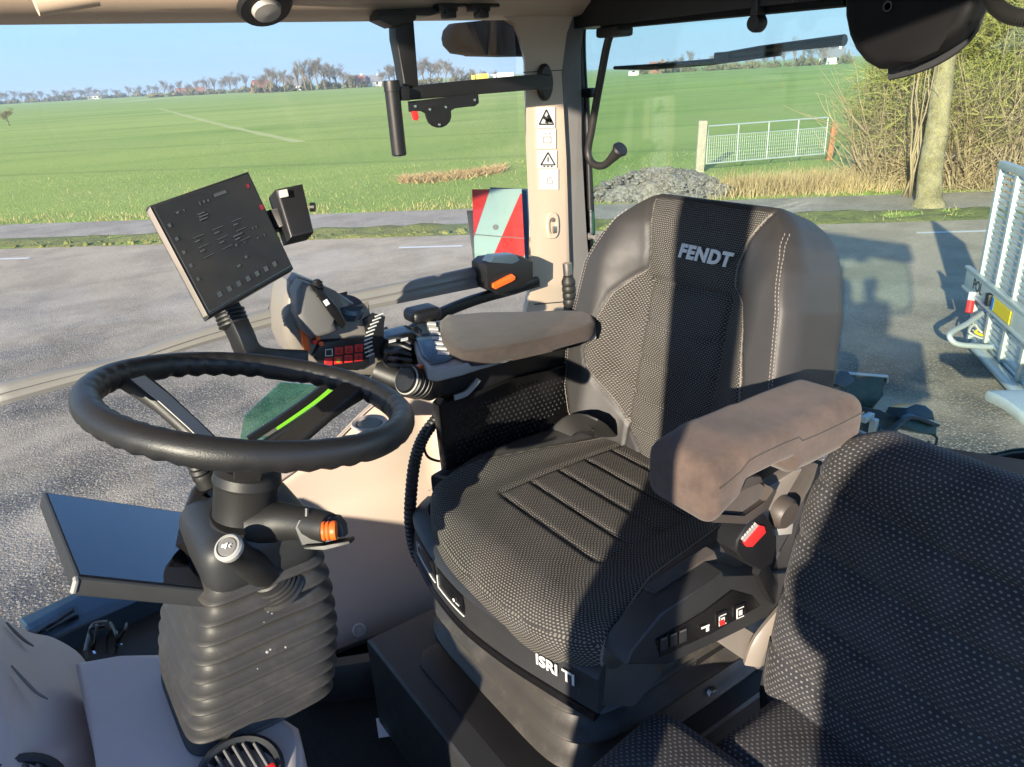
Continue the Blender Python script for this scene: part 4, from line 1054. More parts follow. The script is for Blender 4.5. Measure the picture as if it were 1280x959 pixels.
# ---- terminal monitor
YM = 1.30
mon = thing('terminal_monitor', 'flat black touchscreen terminal tilted on a stalk above the steering wheel', 'monitor', WY(305, 440, 1.25))
k4 = [W(186, 256, 1.16), W(311, 213, 1.30), W(368, 335, 1.30), W(261, 397, 1.16)]
sc_n = (k4[1]-k4[0]).cross(k4[3]-k4[0]).normalized()
if sc_n.dot(FW) > 0: sc_n = -sc_n                                  # towards the viewer
cen = sum(k4, V())/4
q4 = k4
m = MB(); m.prism(q4, -sc_n*.022, .007, 4); m.done('housing', M['silver'] if False else M['darkgrey'], mon)
def mq(s, t, h=0): return q4[0].lerp(q4[1], s).lerp(q4[3].lerp(q4[2], s), t) + sc_n*h
def mat_screen(name, base, spec_rough=.06):
    k = NT(name); k.b.inputs['Base Color'].default_value = (*base, 1); k.b.inputs['Roughness'].default_value = spec_rough
    k.b.inputs['IOR'].default_value = 2.1; k.b.inputs['Coat Weight'].default_value = .7; k.b.inputs['Coat Roughness'].default_value = .03
    f = k.ramp(k.noise(7, 6, .65), (.45, 0.0), (.8, 1.0))
    k.l(k.mix(k.math('MULTIPLY', f, .5), base, (.075, .07, .065)), k.b.inputs['Base Color'])
    k.l(k.math('MULTIPLY_ADD', f, .22, spec_rough), k.b.inputs['Roughness'])
    return k.m
M['screen'] = mat_screen('dusty_touchscreen', (.022, .031, .040), .08)
m = MB(); m.prism([mq(.025, .03, .0012), mq(.975, .03, .0012), mq(.975, .97, .0012), mq(.025, .97, .0012)], -sc_n*.002, .0006); scr = m.done('screen', M['screen'], mon, 0)
M['ui_dim'] = glow('dim_screen_symbols', (.075, .09, .10), .02); M['ui_red'] = glow('dim_red_symbol', (.25, .03, .05), .03)
rnd.seed(12); m = MB()
def ui(s, t, w, h): m.quad(mq(s, t, .0020), mq(s+w, t, .0020), mq(s+w, t+h, .0020), mq(s, t+h, .0020))
for s, t, w, h in ((.17, .13, .03, .02), (.24, .13, .012, .02), (.40, .12, .012, .03), (.44, .12, .02, .02), (.48, .125, .02, .02), (.56, .10, .13, .03), (.34, .21, .07, .012), (.34, .235, .09, .012), (.33, .26, .08, .012), (.55, .50, .07, .012), (.55, .53, .06, .012), (.53, .57, .02, .02), (.62, .58, .012, .012), (.76, .50, .012, .016), (.80, .50, .012, .016), (.76, .60, .02, .012), (.84, .60, .016, .016), (.45, .74, .04, .02), (.56, .70, .03, .02)): ui(s, t, w, h)
for i in range(7): ui(.16+.105*i, .86, .045, .045)
for i in range(5): ui(.055, .20+.12*i, .03, .03)
for i in range(9): ui(.20+.2*(i % 3), .38+.09*(i//3), .11, .006)
for i in range(6): ui(.20+.2*(i % 3), .41+.09*(i//3), .05, .012)
m.done('screen_symbols', M['ui_dim'], scr, 0)
m = MB(); ui(.90, .12, .03, .035); ui(.93, .34, .04, .05); m.done('red_symbol', M['ui_red'], scr, 0)
m = MB(); a = mq(-.004, .04, -.006); m.prism([mq(-.012, .03, -.006), mq(.0, .02, .001), mq(.0, .98, .001), mq(-.012, .97, -.006)], -sc_n*.006, .002); m.done('bright_edge', M['cast'] if 'cast' in M else M['grey'], mon)
bx = [W(345, 236, 1.30), W(379, 229, 1.32), W(393, 290, 1.32), W(364, 297, 1.30)]
m = MB(); m.prism(bx, -sc_n*.035, .005, 3); sb = m.done('side_camera_box', M['black'], mon)
m = MB(); m.prism([W(349, 238, 1.296), W(359, 236, 1.297), W(361, 245, 1.297), W(351, 247, 1.296)], -sc_n*.004, .001); m.done('box_label', M['silver'], sb)
m = MB(); m.prism([W(335, 262, 1.31), W(352, 258, 1.31), W(359, 280, 1.31), W(342, 288, 1.31)], -sc_n*.03, .004); m.done('box_arm', M['black'], mon)
m = MB(); m.lathe(W(388, 259, 1.315), RT, [(0, 0), (.008, 0), (.008, .008), (0, .009)], 14); m.done('box_knob', M['black'], sb)
st = spline([W(u, v, d) for u, v, d in ((284, 385, 1.25), (291, 398, 1.25), (301, 418, 1.25), (312, 440, 1.26), (335, 447, 1.29), (380, 449, 1.33))], 5)
m = MB(); m.tube(st, 1, 14, sq=(.0165, .02)); m.done('stalk', M['black'], mon)
pr = []
m = MB(); a = W(286, 388, 1.25); b = W(294, 410, 1.25); 
for i in range(4): pr += [(.021, .007*i), (.025, .007*i+.002), (.025, .007*i+.005), (.021, .007*i+.0065)]
m.lathe(a, b-a, [(0, 0)]+pr+[(.018, .03), (0, .031)], 20); m.done('stalk_gaiter', M['rubber'], mon)

# ---- steering wheel
WC = W(318, 504, .972); WN = V((math.sin(rad(15)), 0, math.cos(rad(15)))); WA = V((WN.z, 0, -WN.x)); WB = WN.cross(WA)
wh = thing('steering_wheel', 'black leather steering wheel with wavy finger grips and three spokes', 'steering wheel', WC)
def ring(th, r, h=0): return WC + (WA*math.cos(th)+WB*math.sin(th))*r + WN*h
RO = .190; N = 192; m = MB(); rings = []
for i in range(N):
    th = 6.2832*i/N; rg = []
    seg_ = abs(((th*6/6.2832) % 1)-.5)
    for k in range(18):
        ph = 6.2832*k/18; r_ = .0175
        under = max(0, -math.sin(ph))*.6+max(0, -math.cos(ph))*.6
        r_ -= .0042*min(1, under*1.2)*(.5+.5*math.cos(th*46))*(1 if seg_ < .40 else 0)
        r_ -= .0018*math.exp(-((seg_-.425)/.005)**2)
        rg.append(ring(th, RO+r_*math.cos(ph), r_*math.sin(ph)*1.05))
    rings.append(rg)
rings.append(rings[0])
vr = [[m.bm.verts.new(p) for p in r_] for r_ in rings[:-1]]; vr.append(vr[0])
for a, b in zip(vr, vr[1:]):
    for i in range(18): j = (i+1) % 18; m.bm.faces.new((a[i], a[j], b[j], b[i]))
m.done('rim', M['wheel'], wh, 180)
HUB = W(309, 600, .985)
def ang_of(u, v):                                                  # angle on the wheel plane hit by a picture point
    r = ray(u, v); t = (WC-CAM).dot(WN)/r.dot(WN); p = CAM+r*t-WC; return math.atan2(p.dot(WB), p.dot(WA))
for u, v, mat in ((168, 470, 'wheel'), (478, 478, 'wheel'), (312, 570, 'wheel')):
    th = ang_of(u, v); d = (WA*math.cos(th)+WB*math.sin(th)); tg = WN.cross(d)
    m = MB(); rg = []
    for t, w, h, thk in ((0, .042, -.002, .012), (.12, .040, -.012, .010), (.3, .038, -.028, .008), (.55, .036, -.056, .0075), (.78, .036, -.084, .008), (.95, .034, -.10, .010)):
        c = WC + d*(RO-.004)*(1-t) + WN*h
        rg.append([c+tg*w*sx*.5*(1 if abs(sx) < 1 else .96)+WN*thk*sy for sx, sy in ((-1, -.6), (-1, .6), (-.85, 1), (.85, 1), (1, .6), (1, -.6), (.85, -1), (-.85, -1))])
    m.grid_loft(rg); sp_o = m.done('spoke', M['rubber'], wh, 50)
    if u == 168:
        m = MB(); rg = []
        for t, w, h in ((.10, .0135, -.0005), (.3, .0130, -.0185), (.55, .0125, -.0465), (.78, .012, -.0745)):
            c = WC + d*(RO-.004)*(1-t) + WN*h - tg*.003*(1 if tg.dot(RT) > 0 else -1)
            rg.append([c+tg*w*sx+WN*sy for sx, sy in ((-1, -.001), (-1, .0008), (1, .0008), (1, -.001))])
        m.grid_loft(rg); m.done('spoke_inlay', M['silver'], sp_o, 30)
m = MB(); m.lathe(HUB, WN, [(0, -.05), (.040, -.05), (.041, -.006), (.044, .0), (.042, .012), (.034, .018), (0, .019)], 36); m.done('hub', M['rubber'], wh)

# ---- steering column with rubber boot, stalks, cover
sc = thing('steering_column', 'steering column with dusty black rubber bellows, horn stalk and indicator stalk', 'steering column', (.16, 1.08, 1.97))
AX = (HUB - V((.165, 1.040, 2.115))).normalized()
m = MB(); m.lathe(HUB-WN*.045, -AX, [(0, 0), (.043, 0), (.044, .040), (.041, .042), (.041, .046), (.046, .048), (.047, .10), (.05, .105), (.05, .14), (0, .14)], 36); m.done('column_tube', M['rubber'], sc)
# boot: rounded square section with folds
TOP = HUB - AX*.115; BOT = V((.152, 1.040, 2.115)); rings = []; NF = 10; K = 64
pf = []
for i in range(NF):
    t0 = i/NF; pf += [(t0, .0), (t0+.22/NF, .06), (t0+.40/NF, .28), (t0+.51/NF, .70), (t0+.57/NF, .96), (t0+.62/NF, 1.0), (t0+.67/NF, .92), (t0+.74/NF, .55), (t0+.86/NF, .12)]
pf.append((1, 0))
for t, o in pf:
    c = TOP.lerp(BOT, t); hw_ = .070+.024*t**.9; hd = .078+.024*t; bulg = .012*math.sin(t*3.14)
    dd = .0155*o*(.7+.5*t); rg = []
    for k in range(K):
        a = 6.2832*k/K + .0; ca, sa = math.cos(a), math.sin(a); e = .30
        x = math.copysign(abs(ca)**e, ca)*(hw_+bulg+dd); y = math.copysign(abs(sa)**e, sa)*(hd+bulg+dd)
        p = c + V((x, y, 0)); p.z += .0016*noise.noise(p*14) - .012*(o-.5)*.4
        p += V((1, 1, 0))*.0010*noise.noise(p*22+V((t*9, 0, 0))); rg.append(p)
    rings.append(rg)
m = MB(); m.grid_loft(rings); boot = m.done('boot', M['boot'], sc, 180)
m = MB(); rnd.seed(31)
for u, v, r_ in ((334, 815, .0026), (338, 812, .0018), (357, 809, .0019), (322, 836, .0012), (307, 917, .0016), (335, 765, .0012), (340, 767, .0013), (330, 778, .0010)):
    h_ = hit(boot, u, v)
    if h_: m.lathe(h_[0]-h_[1]*.0003, h_[1], [(r_, 0), (r_*.7, .0006), (0, .0008)], 7)
m.done('dirt_specks', M['silver'], boot)['kind'] = 'stuff'
def coll(p, q): return TOP + AX*.018 + V((p.x, p.y, p.z))
m = MB(); m.rbox((.155, .160, .085), .03, (12, 12, 8), coll); m.done('boot_collar', M['darkgrey'], sc, 180)
def boot_pt(u, v):                                                  # where the view through a pixel meets the front of the boot
    return W(u, v, 1.0)
# black cover on the near-left of the column and cap
cv_px = [(236, 612), (246, 602), (262, 612), (272, 640), (311, 661), (337, 700), (330, 740), (294, 758), (262, 722), (216, 684), (226, 648)]
m = MB(); m.prism([W(u, v, 1.06-.075*max(0, min(1, (v-600)/160))) for u, v in cv_px], FW*.10, .012, 3); m.done('column_cover', M['gloss'], sc)
m = MB(); m.tube(spline([W(u, v, d) for u, v, d in ((262, 605, 1.05), (252, 590, 1.04), (246, 578, 1.03))], 4), [.016, .0165, .015, .016, .014, .0155, .013, .014, .012], 14); m.done('tilt_lever_gaiter', M['rubber'], sc)
# indicator stalk housing on the right, orange rotary
a = HUB-AX*.11
ind = [W(320, 655, .99), W(350, 652, .985), W(385, 655, .97), W(412, 660, .955)]
m = MB(); m.tube(spline(ind, 4), [.034, .033, .031, .029, .026, .0245, .023, .022, .0215, .021, .0205, .020, .019], 16, sq=None); hs = m.done('stalk_housing', M['rubber'], sc)
m = MB(); m.prism([W(366, 660, .95), W(372, 648, .95), W(400, 645, .95), W(420, 648, .95), W(428, 658, .95), W(430, 672, .95), W(404, 684, .95), W(376, 684, .95)], FW*.03, .006, 3); ih = m.done('indicator_stalk', M['darkgrey'], sc)
m = MB(); m.lathe(W(403, 664, .938), W(430, 662, .94)-W(403, 664, .938), [(0, 0), (.0115, 0), (.0125, .003), (.011, .005), (.0125, .008), (.011, .010), (.0125, .013), (.012, .017), (0, .018)], 22); m.done('orange_dial', M['orange'], ih)
m = MB(); m.prism([W(378, 683, .94), W(404, 683, .935), W(436, 676, .935), W(438, 680, .935), (W(405, 688, .935)), W(380, 687, .94)], FW*.03, .003); m.done('stalk_lip', M['black'], ih)
m = MB(); m.lathe(W(384, 645, .955), -UP*-1, [(0, 0), (.004, 0), (.0035, .01), (0, .011)], 10); m.done('stalk_button', M['black'], ih)
# horn stalk pointing at the viewer
h0, h1 = W(345, 728, 1.03), W(286, 685, .915); hd_ = (h1-h0); L = hd_.length
m = MB(); m.lathe(h0, hd_, [(0, 0), (.020, 0), (.021, L*.35), (.0195, L*.62), (.0175, L*.66), (.0165, L*.94), (.0175, L*.96), (.0175, L), (0, L)], 28); ho = m.done('horn_stalk', M['rubber'], sc)
m = MB(); m.lathe(h1, hd_, [(.0175, -.004), (.0178, .002), (.0155, .005), (.0135, .0055), (.013, .003), (0, .003)], 28); m.done('horn_button_rim', M['silver'], ho)
m = MB(); m.lathe(h1+hd_.normalized()*.003, hd_, [(.0128, 0), (.011, .002), (0, .003)], 24); m.done('horn_button', M['grey'], ho)
z_ = hd_.normalized(); x_ = RT - z_*RT.dot(z_); y_ = UP - z_*UP.dot(z_)
m = MB(); o_ = h1+z_*.0068
for poly in (((-.006, -.002), (-.003, -.002), (-.003, .002), (-.006, .002)), ((-.003, -.002), (.001, -.005), (.001, .005), (-.003, .002)), ((.003, .001), (.006, .003), (.0065, .002), (.0035, .0)), ((.003, -.001), (.006, -.003), (.0065, -.002), (.0035, 0.0))):
    m.prism([o_+x_*a+y_*b for a, b in poly], z_*.0006)
m.done('horn_symbol', M['white'], ho, 0)
gb_ = h0
pr = []
for i in range(4): pr += [(.026+.003*i, -.001-.006*i), (.028+.003*i, -.004-.006*i), (.026+.003*i, -.0065-.006*i)]
m = MB(); m.lathe(h0+hd_.normalized()*.03, hd_, [(.019, .006), (.024, .004)]+pr+[(.04, -.03)], 28, False); m.done('horn_gaiter', M['rubber'], sc)

# ---- dashboard screen lying flat left of the column
ds = thing('dashboard_screen', 'wide black dashboard screen lying nearly flat left of the steering column', 'dashboard screen', W(180, 700, 1.0))
d4 = [W(54, 614, 1.06), W(262, 648, 1.12), W(322, 745, 1.0), W(97, 722, .905)]
pass
d4[1] = d4[0] + (d4[2]-d4[3])*1.0
dn = (d4[1]-d4[0]).cross(d4[3]-d4[0]).normalized(); dn = dn if dn.dot(FW) < 0 else -dn
m = MB(); m.prism(d4, -dn*.026, .005, 3); m.done('housing', M['darkgrey'], ds)
def dq(s, t, h=0): return d4[0].lerp(d4[1], s).lerp(d4[3].lerp(d4[2], s), t) + dn*h
M['screen2'] = mat_screen('glossy_dash_screen', (.008, .009, .011), .03)
m = MB(); m.prism([dq(.02, .03, .001), dq(.98, .03, .001), dq(.98, .97, .001), dq(.02, .97, .001)], -dn*.002); m.done('screen', M['screen2'], ds, 0)
m = MB(); m.tube([dq(-.004, .985, -.003), dq(-.004, 1.003, -.004), dq(-.004, 1.003, -.02)], .0035, 8); m.done('corner_edge', M['silver'], ds)
m = MB(); m.prism([dq(.6, .2, -.02), dq(.95, .2, -.02), dq(.95, .8, -.02), dq(.6, .8, -.02)], -dn*.05+V((.03, .05, -.03)), .006); m.done('screen_mount', M['black'], ds)
# ================================================================= DRIVER SEAT
ds_ = thing('driver_seat', 'black leather driver seat with dotted cloth panels on a suspension base', 'driver seat', (.78, .91, 1.75))
# ---- backrest, own frame: y across, t up the lean, h out of the face
BA = rad(12); BO = V((1.0, .945, 2.22)); BL = V((math.sin(BA), 0, math.cos(BA))); BN = V((-math.cos(BA), 0, math.sin(BA)))
HW = [(0, .185), (.03, .208), (.06, .230), (.13, .262), (.2, .277), (.3, .272), (.4, .259), (.46, .238), (.5, .212), (.53, .186), (.56, .152)]
FZ = [(.0, .02), (.05, .06), (.1, .11), (.15, .155), (.185, .19), (.22, .204), (.28, .192), (.35, .166), (.39, .135), (.412, .108), (.45, .108), (.50, .12), (.56, .145)]
TH = .56
def g(d, w): return math.exp(-(d/w)**2)
def back_yt(p): t = p.z+TH/2; return p.y/.285*lerp_tab(HW, t), t
def back_h(y, t):
    ay = abs(y); w = lerp_tab(HW, t); lo = sst((t-.0)/.08)*(1-.75*sst((t-.40)/.16))
    h = .030 + .058*lo*sst((ay-.10)/.10) + .012*sst((t-.38)/.06)*(1-sst((ay-.08)/.14)) - .012*sst((ay-(w-.020))/.02)
    h -= .006*g(ay-lerp_tab(FZ, t), .004)
    if t < .392: h -= .0065*g(ay-.098, .004)*sst((t-.02)/.03)
    if ay < .10:
        h -= .011*g(t-.392, .005)
        for q in (.30, .225, .15, .085): h -= .0065*g(t-q-.012*(ay/.1)**2, .004)
    h -= .004*g(t-.375, .003)*(1 if .06 < ay < .1 else 0)
    return h
def back_fn(p, q):
    y, t = back_yt(p)
    k = (p.x+.085)/.17                                             # p.x: -.085 front, +.085 back
    hf = back_h(y, t); hb = -.105 + .03*sst((abs(y)-.15)/.12)
    edge = sst((t-.49)/.07)
    hf -= .022*edge; 
    h = hf*(1-k)+hb*k
    return BO + V((0, y*(1+.02*k*(1 if y < 0 else 1)), 0)) + BL*(t - .02*k*edge) + BN*h
def back_zone(p):
    y, t = back_yt(p)
    return (lerp_tab(FZ, t)-abs(y)) if p.x < -.03 and t < .548 else -.02
m = MB(); m.rbox((.17, .57, TH), .032, (14, 116, 108), back_fn, back_zone); br = m.done('backrest', M['fab'], ds_, 180)
# double stitching along the bolster edges
M['thread'] = plastic('pale_stitching', (.28, .25, .22), .8, 600, .1, .1)
for sgn in (-1, 1):
    m = MB()
    for off in (.006, .012):
        for i in range(74):
            t = .05+.47*i/74; pts = []
            for dt in (0, .0038):
                y = sgn*(lerp_tab([(0, .185), (.06, .222), (.13, .252), (.25, .262), (.40, .240), (.48, .212), (.56, .175)], t+dt)-off+.004); pts.append(BO+V((0, y, 0))+BL*(t+dt)+BN*(back_h(y, t+dt)-.0022*0+.0006-.022*sst((t-.49)/.07)))
            m.tube(pts, .0007, 4)
    m.done('stitching', M['thread'], br, 0)
lc = BO + BL*.457 + BN*(.0475) + V((0, -.034, 0))
xa = V((0, -1, 0)); text_mesh('embroidered_name', 'FENDT', .034, lc, xa, BL+BN*.02, M['white'], br, shear=.18, extrude=.0012, bold=.0017, squash=1.05, spacing=1.14)
m = MB(); m.rbox((.05, .40, .40), .02, (4, 14, 14), lambda p, q: BO+V((0, p.y, 0))+BL*(p.z+.26)+BN*(-.088-p.x)); m.done('back_shell', M['black'], ds_)
# ---- cushion
CC = V((.78, .907, 2.225))
def cush_h(x, y):                                                  # top surface, x,y in seat frame (x back, y across)
    ay = abs(y); r = y if False else y
    h = .040 + .026*sst((ay-.17)/.09)*sst((x+.20)/.12) - .012*sst((ay-.255)/.03)
    h -= .030*sst((-x-.19)/.10)**1.5
    h += .004*math.cos(x*9)
    if ay < .142+.0:
        for q in (-.115, -.045, .025, .095, .165): h -= .0055*g(x-q, .0042)*(1-sst((ay-.128)/.014))
    if x > -.118: h -= .0055*g(ay-.142, .0042)*sst((x+.12)/.01)
    h -= .005*g(ay-cz(x), .004)
    return h
def cz(x): return lerp_tab([(-.30, .285), (-.2, .268), (-.1, .243), (.0, .225), (.12, .205), (.25, .19)], x)
def front_x(y): return -.285 + .075*(abs(y+.03)/.285)**2.6
def cush_fn(p, q):
    s = (p.x+.26)/.52; x = front_x(p.y)*(1-s) + .235*s
    hw = 1-.05*sst((s-.5)/.5)
    y = p.y*hw; k = (p.z+.055)/.11
    top = cush_h(x, y); z = (-.072)*(1-k) + top*k
    x += .018*(1-k)*(1-s)
    return CC + V((x, y, z))
def cush_zone(p):
    s = (p.x+.26)/.52; x = front_x(p.y)*(1-s)+.235*s
    return cz(x)-abs(p.y) if p.z > -.03 else -.02
m = MB(); m.rbox((.52, .57, .11), .042, (100, 110, 16), cush_fn, cush_zone); cu_ = m.done('seat_cushion', M['fab'], ds_, 180)
for sgn in (-1, 1):
    m = MB()
    for i in range(60):
        x = -.20+.36*i/60; pts = []
        for dx in (0, .0038):
            xx = x+dx; y = sgn*(cz(xx)+.030); y = max(-.268, min(.268, y)); pts.append(CC+V((xx, y, cush_h(xx, y)+.0008-.010)))
        m.tube(pts, .0007, 4)
    m.done('stitching', M['thread'], cu_, 0)
# lit brown facing of the near side bolster
m = MB(); q = [WY(u, v, .628) for u, v in ((816, 740), (855, 716), (894, 690), (898, 700), (889, 724), (850, 750), (824, 768))]
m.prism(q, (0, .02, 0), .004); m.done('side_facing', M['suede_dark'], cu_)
# leather flap on the far side
m = MB(); q = [WZ(u, v, 2.262) for u, v in ((538, 592), (585, 566), (640, 556), (720, 548), (765, 548), (700, 562), (640, 578), (600, 592), (568, 600))]
m.prism(q, (0, 0, -.05), .012, 3); m.done('side_flap', M['leather'], cu_)
# ---- front trim band, switches
def band(path, prof, name, mat, par, n=6, smooth=40):
    P = spline(path, n); rings = []
    for i, p in enumerate(P):
        t = (P[min(i+1, len(P)-1)]-P[max(i-1, 0)]); t.z = 0; t.normalize(); o = V((t.y, -t.x, 0))
        if o.x > 0 and abs(o.x) > abs(o.y): o = -o
        o = V((-abs(o.x) if p.y > .66 else -abs(o.x)*1, o.y if True else 0, 0))
        rings.append([p+o*a+V((0, 0, b)) for a, b in prof])
    m = MB(); m.grid_loft(rings); return m.done(name, mat, par, smooth)
fp = [V((.60, 1.215, 0)), V((.552, 1.175, 0)), V((.520, 1.06, 0)), V((.506, .93, 0)), V((.515, .82, 0)), V((.536, .715, 0)), V((.556, .632, 0))]
z0 = 2.20
tb2 = band([p+V((0, 0, z0)) for p in fp], [(-.02, .012), (.004, .006), (.012, -.004), (.010, -.030), (.016, -.062), (.010, -.068), (-.02, -.066)], 'front_trim', M['darkgrey'], ds_)
m = MB(); m.prism([V((.552, .64, 2.205)), V((.543, .640, 2.14)), V((.585, .598, 2.145)), V((.64, .598, 2.17)), V((.625, .604, 2.215))], (.02, .02, 0), .004); m.done('trim_corner', M['darkgrey'], tb2)
m = MB(); m.tube(spline([p+V((-.012, 0, 2.128)) for p in fp], 6), 1, 10, sq=(.008, .007)); m.done('trim_bar', M['gloss'], ds_)
P_ = lambda s: None
fs = spline(fp, 20)
def on_trim(i, dz, o=.0135):
    p = fs[i]; t = (fs[min(i+1, len(fs)-1)]-fs[max(i-1, 0)]).normalized(); n_ = V((t.y, -t.x, 0)); n_ = n_ if n_.x < 0 else -n_
    return p + n_*o + V((0, 0, z0+dz))
for k_, (i0, i1) in enumerate(((30, 46), (48, 63))):
    m = MB(); a = [on_trim(i, -.006) for i in range(i0, i1+1)]; b = [on_trim(i, -.046) for i in range(i0, i1+1)]
    m.grid_loft([a, b], close=False, cap=False); m.done('trim_button', M['gloss'], tb2)
    m = MB(); m.tube([on_trim(i, -.047, .0145) for i in range(i0, i1+1)], .0013, 6); m.tube([on_trim(i0, -.045, .0145), on_trim(i0, -.022, .0145)], .001, 6); m.done('button_outline', M['white'], tb2)
    m = MB(); c = on_trim(i0+3 if k_ == 0 else i1-5, -.018 if k_ == 0 else -.032, .015)
    m.lathe(c, (-1, 0, 0), [(0, 0), (.0035, 0), (.0035, .0006), (0, .0006)], 12); m.box(c+V((0, -.011, -.002)), (.001, .011, .002)); m.done('button_symbol', M['white'], tb2)
c = (on_trim(102, -.026, .016)); ta = (on_trim(108, -.026)-on_trim(96, -.026)).normalized()
text_mesh('seat_lettering', 'ISRI TI', .028, c, ta, V((0, 0, 1)), M['white'], tb2, extrude=.0005, bold=.0006)
# ---- side control panel
sp3 = [(783, 832), (790, 814), (827, 768), (888, 727), (904, 716), (940, 724), (990, 712), (992, 752), (975, 765), (900, 800), (835, 832)]
m = MB(); m.prism(on(sp3, .592), (0, .05, 0), .006, 3); pn = m.done('side_panel', M['darkgrey'], ds_)
m = MB(); m.prism(on([(820, 800), (880, 766), (915, 738), (940, 745), (950, 758), (890, 792), (826, 822)], .5895), (0, .004, 0), .002); m.done('switch_plate', M['gloss'], pn)
def yq(px, y, d=.002): m = MB(); m.prism(on(px, y), (0, d, 0), .0006); return m
for x in (830, 842, 854):
    y_ = 806-(x-830)*.42; yq([(x-4, y_-7), (x+5, y_-11), (x+5, y_+5), (x-4, y_+9)], .587).done('rocker_switch', M['darkgrey'], pn)
    yq([(x-3, y_-6), (x+4, y_-9), (x+4, y_-8), (x-3, y_-5)], .5862).done('switch_print', M['grey'], pn, 0)
for x, y_, kd in ((883, 782, 0), (904, 773, 1), (926, 764, 2)):
    if kd: yq([(x-6, y_-6), (x+6, y_-11), (x+6, y_+5), (x-6, y_+10)], .587).done('rocker_switch', M['gloss'], pn); 
    m = MB()
    for a, b, w, h in (((-5, -5, 10, 1), (-5, 8, 10, 1), (-2, -2, 4, 7)) if kd else ((-5, 0, 9, 3), (0, 4, 3, 5)),)[0] and [(0, 0, 0, 0)]: pass
    for a, b, w, h in ([(-5, -4.5, 9, 1.2), (-5, 7, 9, 1.2), (-5, -4.5, 1.2, 12), (-2, -1, 4, 6)] if kd else [(-6, 0, 10, 2.5), (0, 3, 3.5, 5)]):
        sk = -.42
        m.prism(on([(x+a, y_+b+sk*a), (x+a+w, y_+b+sk*(a+w)), (x+a+w, y_+b+h+sk*(a+w)), (x+a, y_+b+h+sk*a)], .586), (0, .0006, 0))
    m.done('switch_print', M['white'], pn, 0)
yq([(899, 777), (905, 774), (907, 780), (900, 783)], .5855, .0006).done('red_print', M['red'], pn, 0)
# ---- suspension bellows and plinth
rings = []; NF = 4; prof = []
for i in range(NF): prof += [(i/NF, 0), ((i+.3)/NF, .15), ((i+.48)/NF, .55), ((i+.57)/NF, .95), ((i+.62)/NF, 1), ((i+.68)/NF, .9), ((i+.78)/NF, .45), ((i+.9)/NF, .1)]
prof.append((1, 0))
for t, o in prof:
    hx, hy = .220+.026*o+.016*t, .220+.026*o+.014*t; c = V((.775-.008*t, .895, 2.185-.215*t)); rg = []
    for k in range(56):
        a = 6.2832*k/56; e = .34; x = math.copysign(abs(math.cos(a))**e, math.cos(a))*hx; y = math.copysign(abs(math.sin(a))**e, math.sin(a))*hy
        p = c+V((x, y, -.006*o)); rg.append(p+V((1, 1, .5))*.0018*noise.noise(p*16))
    rings.append(rg)
m = MB(); m.grid_loft(rings); m.done('suspension_bellows', M['bellow'], ds_, 180)
m = MB(); m.prism([V((.535, .66, 2.165)), V((.53, 1.12, 2.165)), V((.60, 1.15, 2.165)), V((1.0, 1.15, 2.165)), V((1.0, .62, 2.165)), V((.60, .62, 2.165))], (0, 0, -.035), .012, 3); m.done('seat_pan', M['bellow'], ds_)
m = MB()
m.prism([V((.405, .60, 1.752)), V((.405, 1.165, 1.752)), V((1.12, 1.165, 1.752)), V((1.12, .60, 1.752))], (0, 0, .228), .012, 3); pz = m.done('plinth', M['darkgrey'], ds_)
m = MB(); m.prism([V((.452, .64, 1.9815)), V((.452, 1.03, 1.9815)), V((.475, 1.06, 1.9815)), V((.53, 1.06, 1.9815)), V((.53, .64, 1.9815))], (0, 0, .003), .001); m.done('plinth_slot', M['black'], pz)
# frame, rail and bolts behind the side panel, under the folding seat
m = MB(); m.prism(on([(880, 790), (940, 800), (1000, 780), (990, 860), (900, 880), (865, 850)], .66), (0, .03, 0), .004); sf = m.done('seat_frame', M['black'], ds_)
m = MB(); m.lathe(WY(888, 865, .65), (0, -1, 0), [(0, 0), (.013, 0), (.011, .007), (.006, .008), (0, .006)], 6); m.done('frame_bolt', M['bolt'], sf, 0)
m = MB(); m.prism(on([(896, 802), (930, 784), (966, 806), (960, 842), (946, 836)], .60), (0, .02, 0), .003); m.done('slide_rail', M['cast'], sf)
# ---- near armrest on its hinge
AX0, AX1, AY0, AY1 = .612, .926, .500, .617
M['umber'] = plastic('dark_taupe_plastic', (.062, .052, .045), .5, 500, .2, .15)
def arm_fn(p, q):
    s = (p.x+.1665)/.333; k = (p.z+.0375)/.075
    top = 2.573 - .010*sst((.25-s)/.25) - .004*s; bot = 2.498 - .017*sst((.16-s)/.14) + .026*sst((s-.15)/.05)*(1-sst((s-.50)/.03)) - .004*s
    bot_near = bot if q.y < .9 else bot
    z = bot*(1-k)+top*k + .004*math.sin(s*9+p.y*30)*.3
    bulge_ = 1+.05*math.sin(k*3.14)
    return V((AX0+(AX1-AX0)*s, (AY0+AY1)/2+p.y*bulge_, z))
m = MB(); m.rbox((.333, .11, .075), .021, (64, 22, 18), arm_fn); ar = m.done('armrest', M['suede'], ds_, 180)
m = MB(); m.tube([arm_fn(V((-.1665*.93+.333*.93*i/40, -.0553, .0150)), V((0, -1, .4)))+V((0, -.0006, 0)) for i in range(41)], .0011, 6); m.done('seam', M['suede_dark'], ar)
m = MB(); m.tube(spline([V((AX0+(AX1-AX0)*s, AY0-.004, 2.5395+.0)) for s in (.0, .05)], 3), .001, 6) ; m.bm.clear()
strap = [(884, 640), (892, 622), (906, 610), (940, 596), (952, 596), (955, 604), (938, 608), (912, 620), (900, 632), (896, 646), (930, 648), (958, 628), (966, 610), (972, 614), (962, 636), (934, 656), (892, 654)]
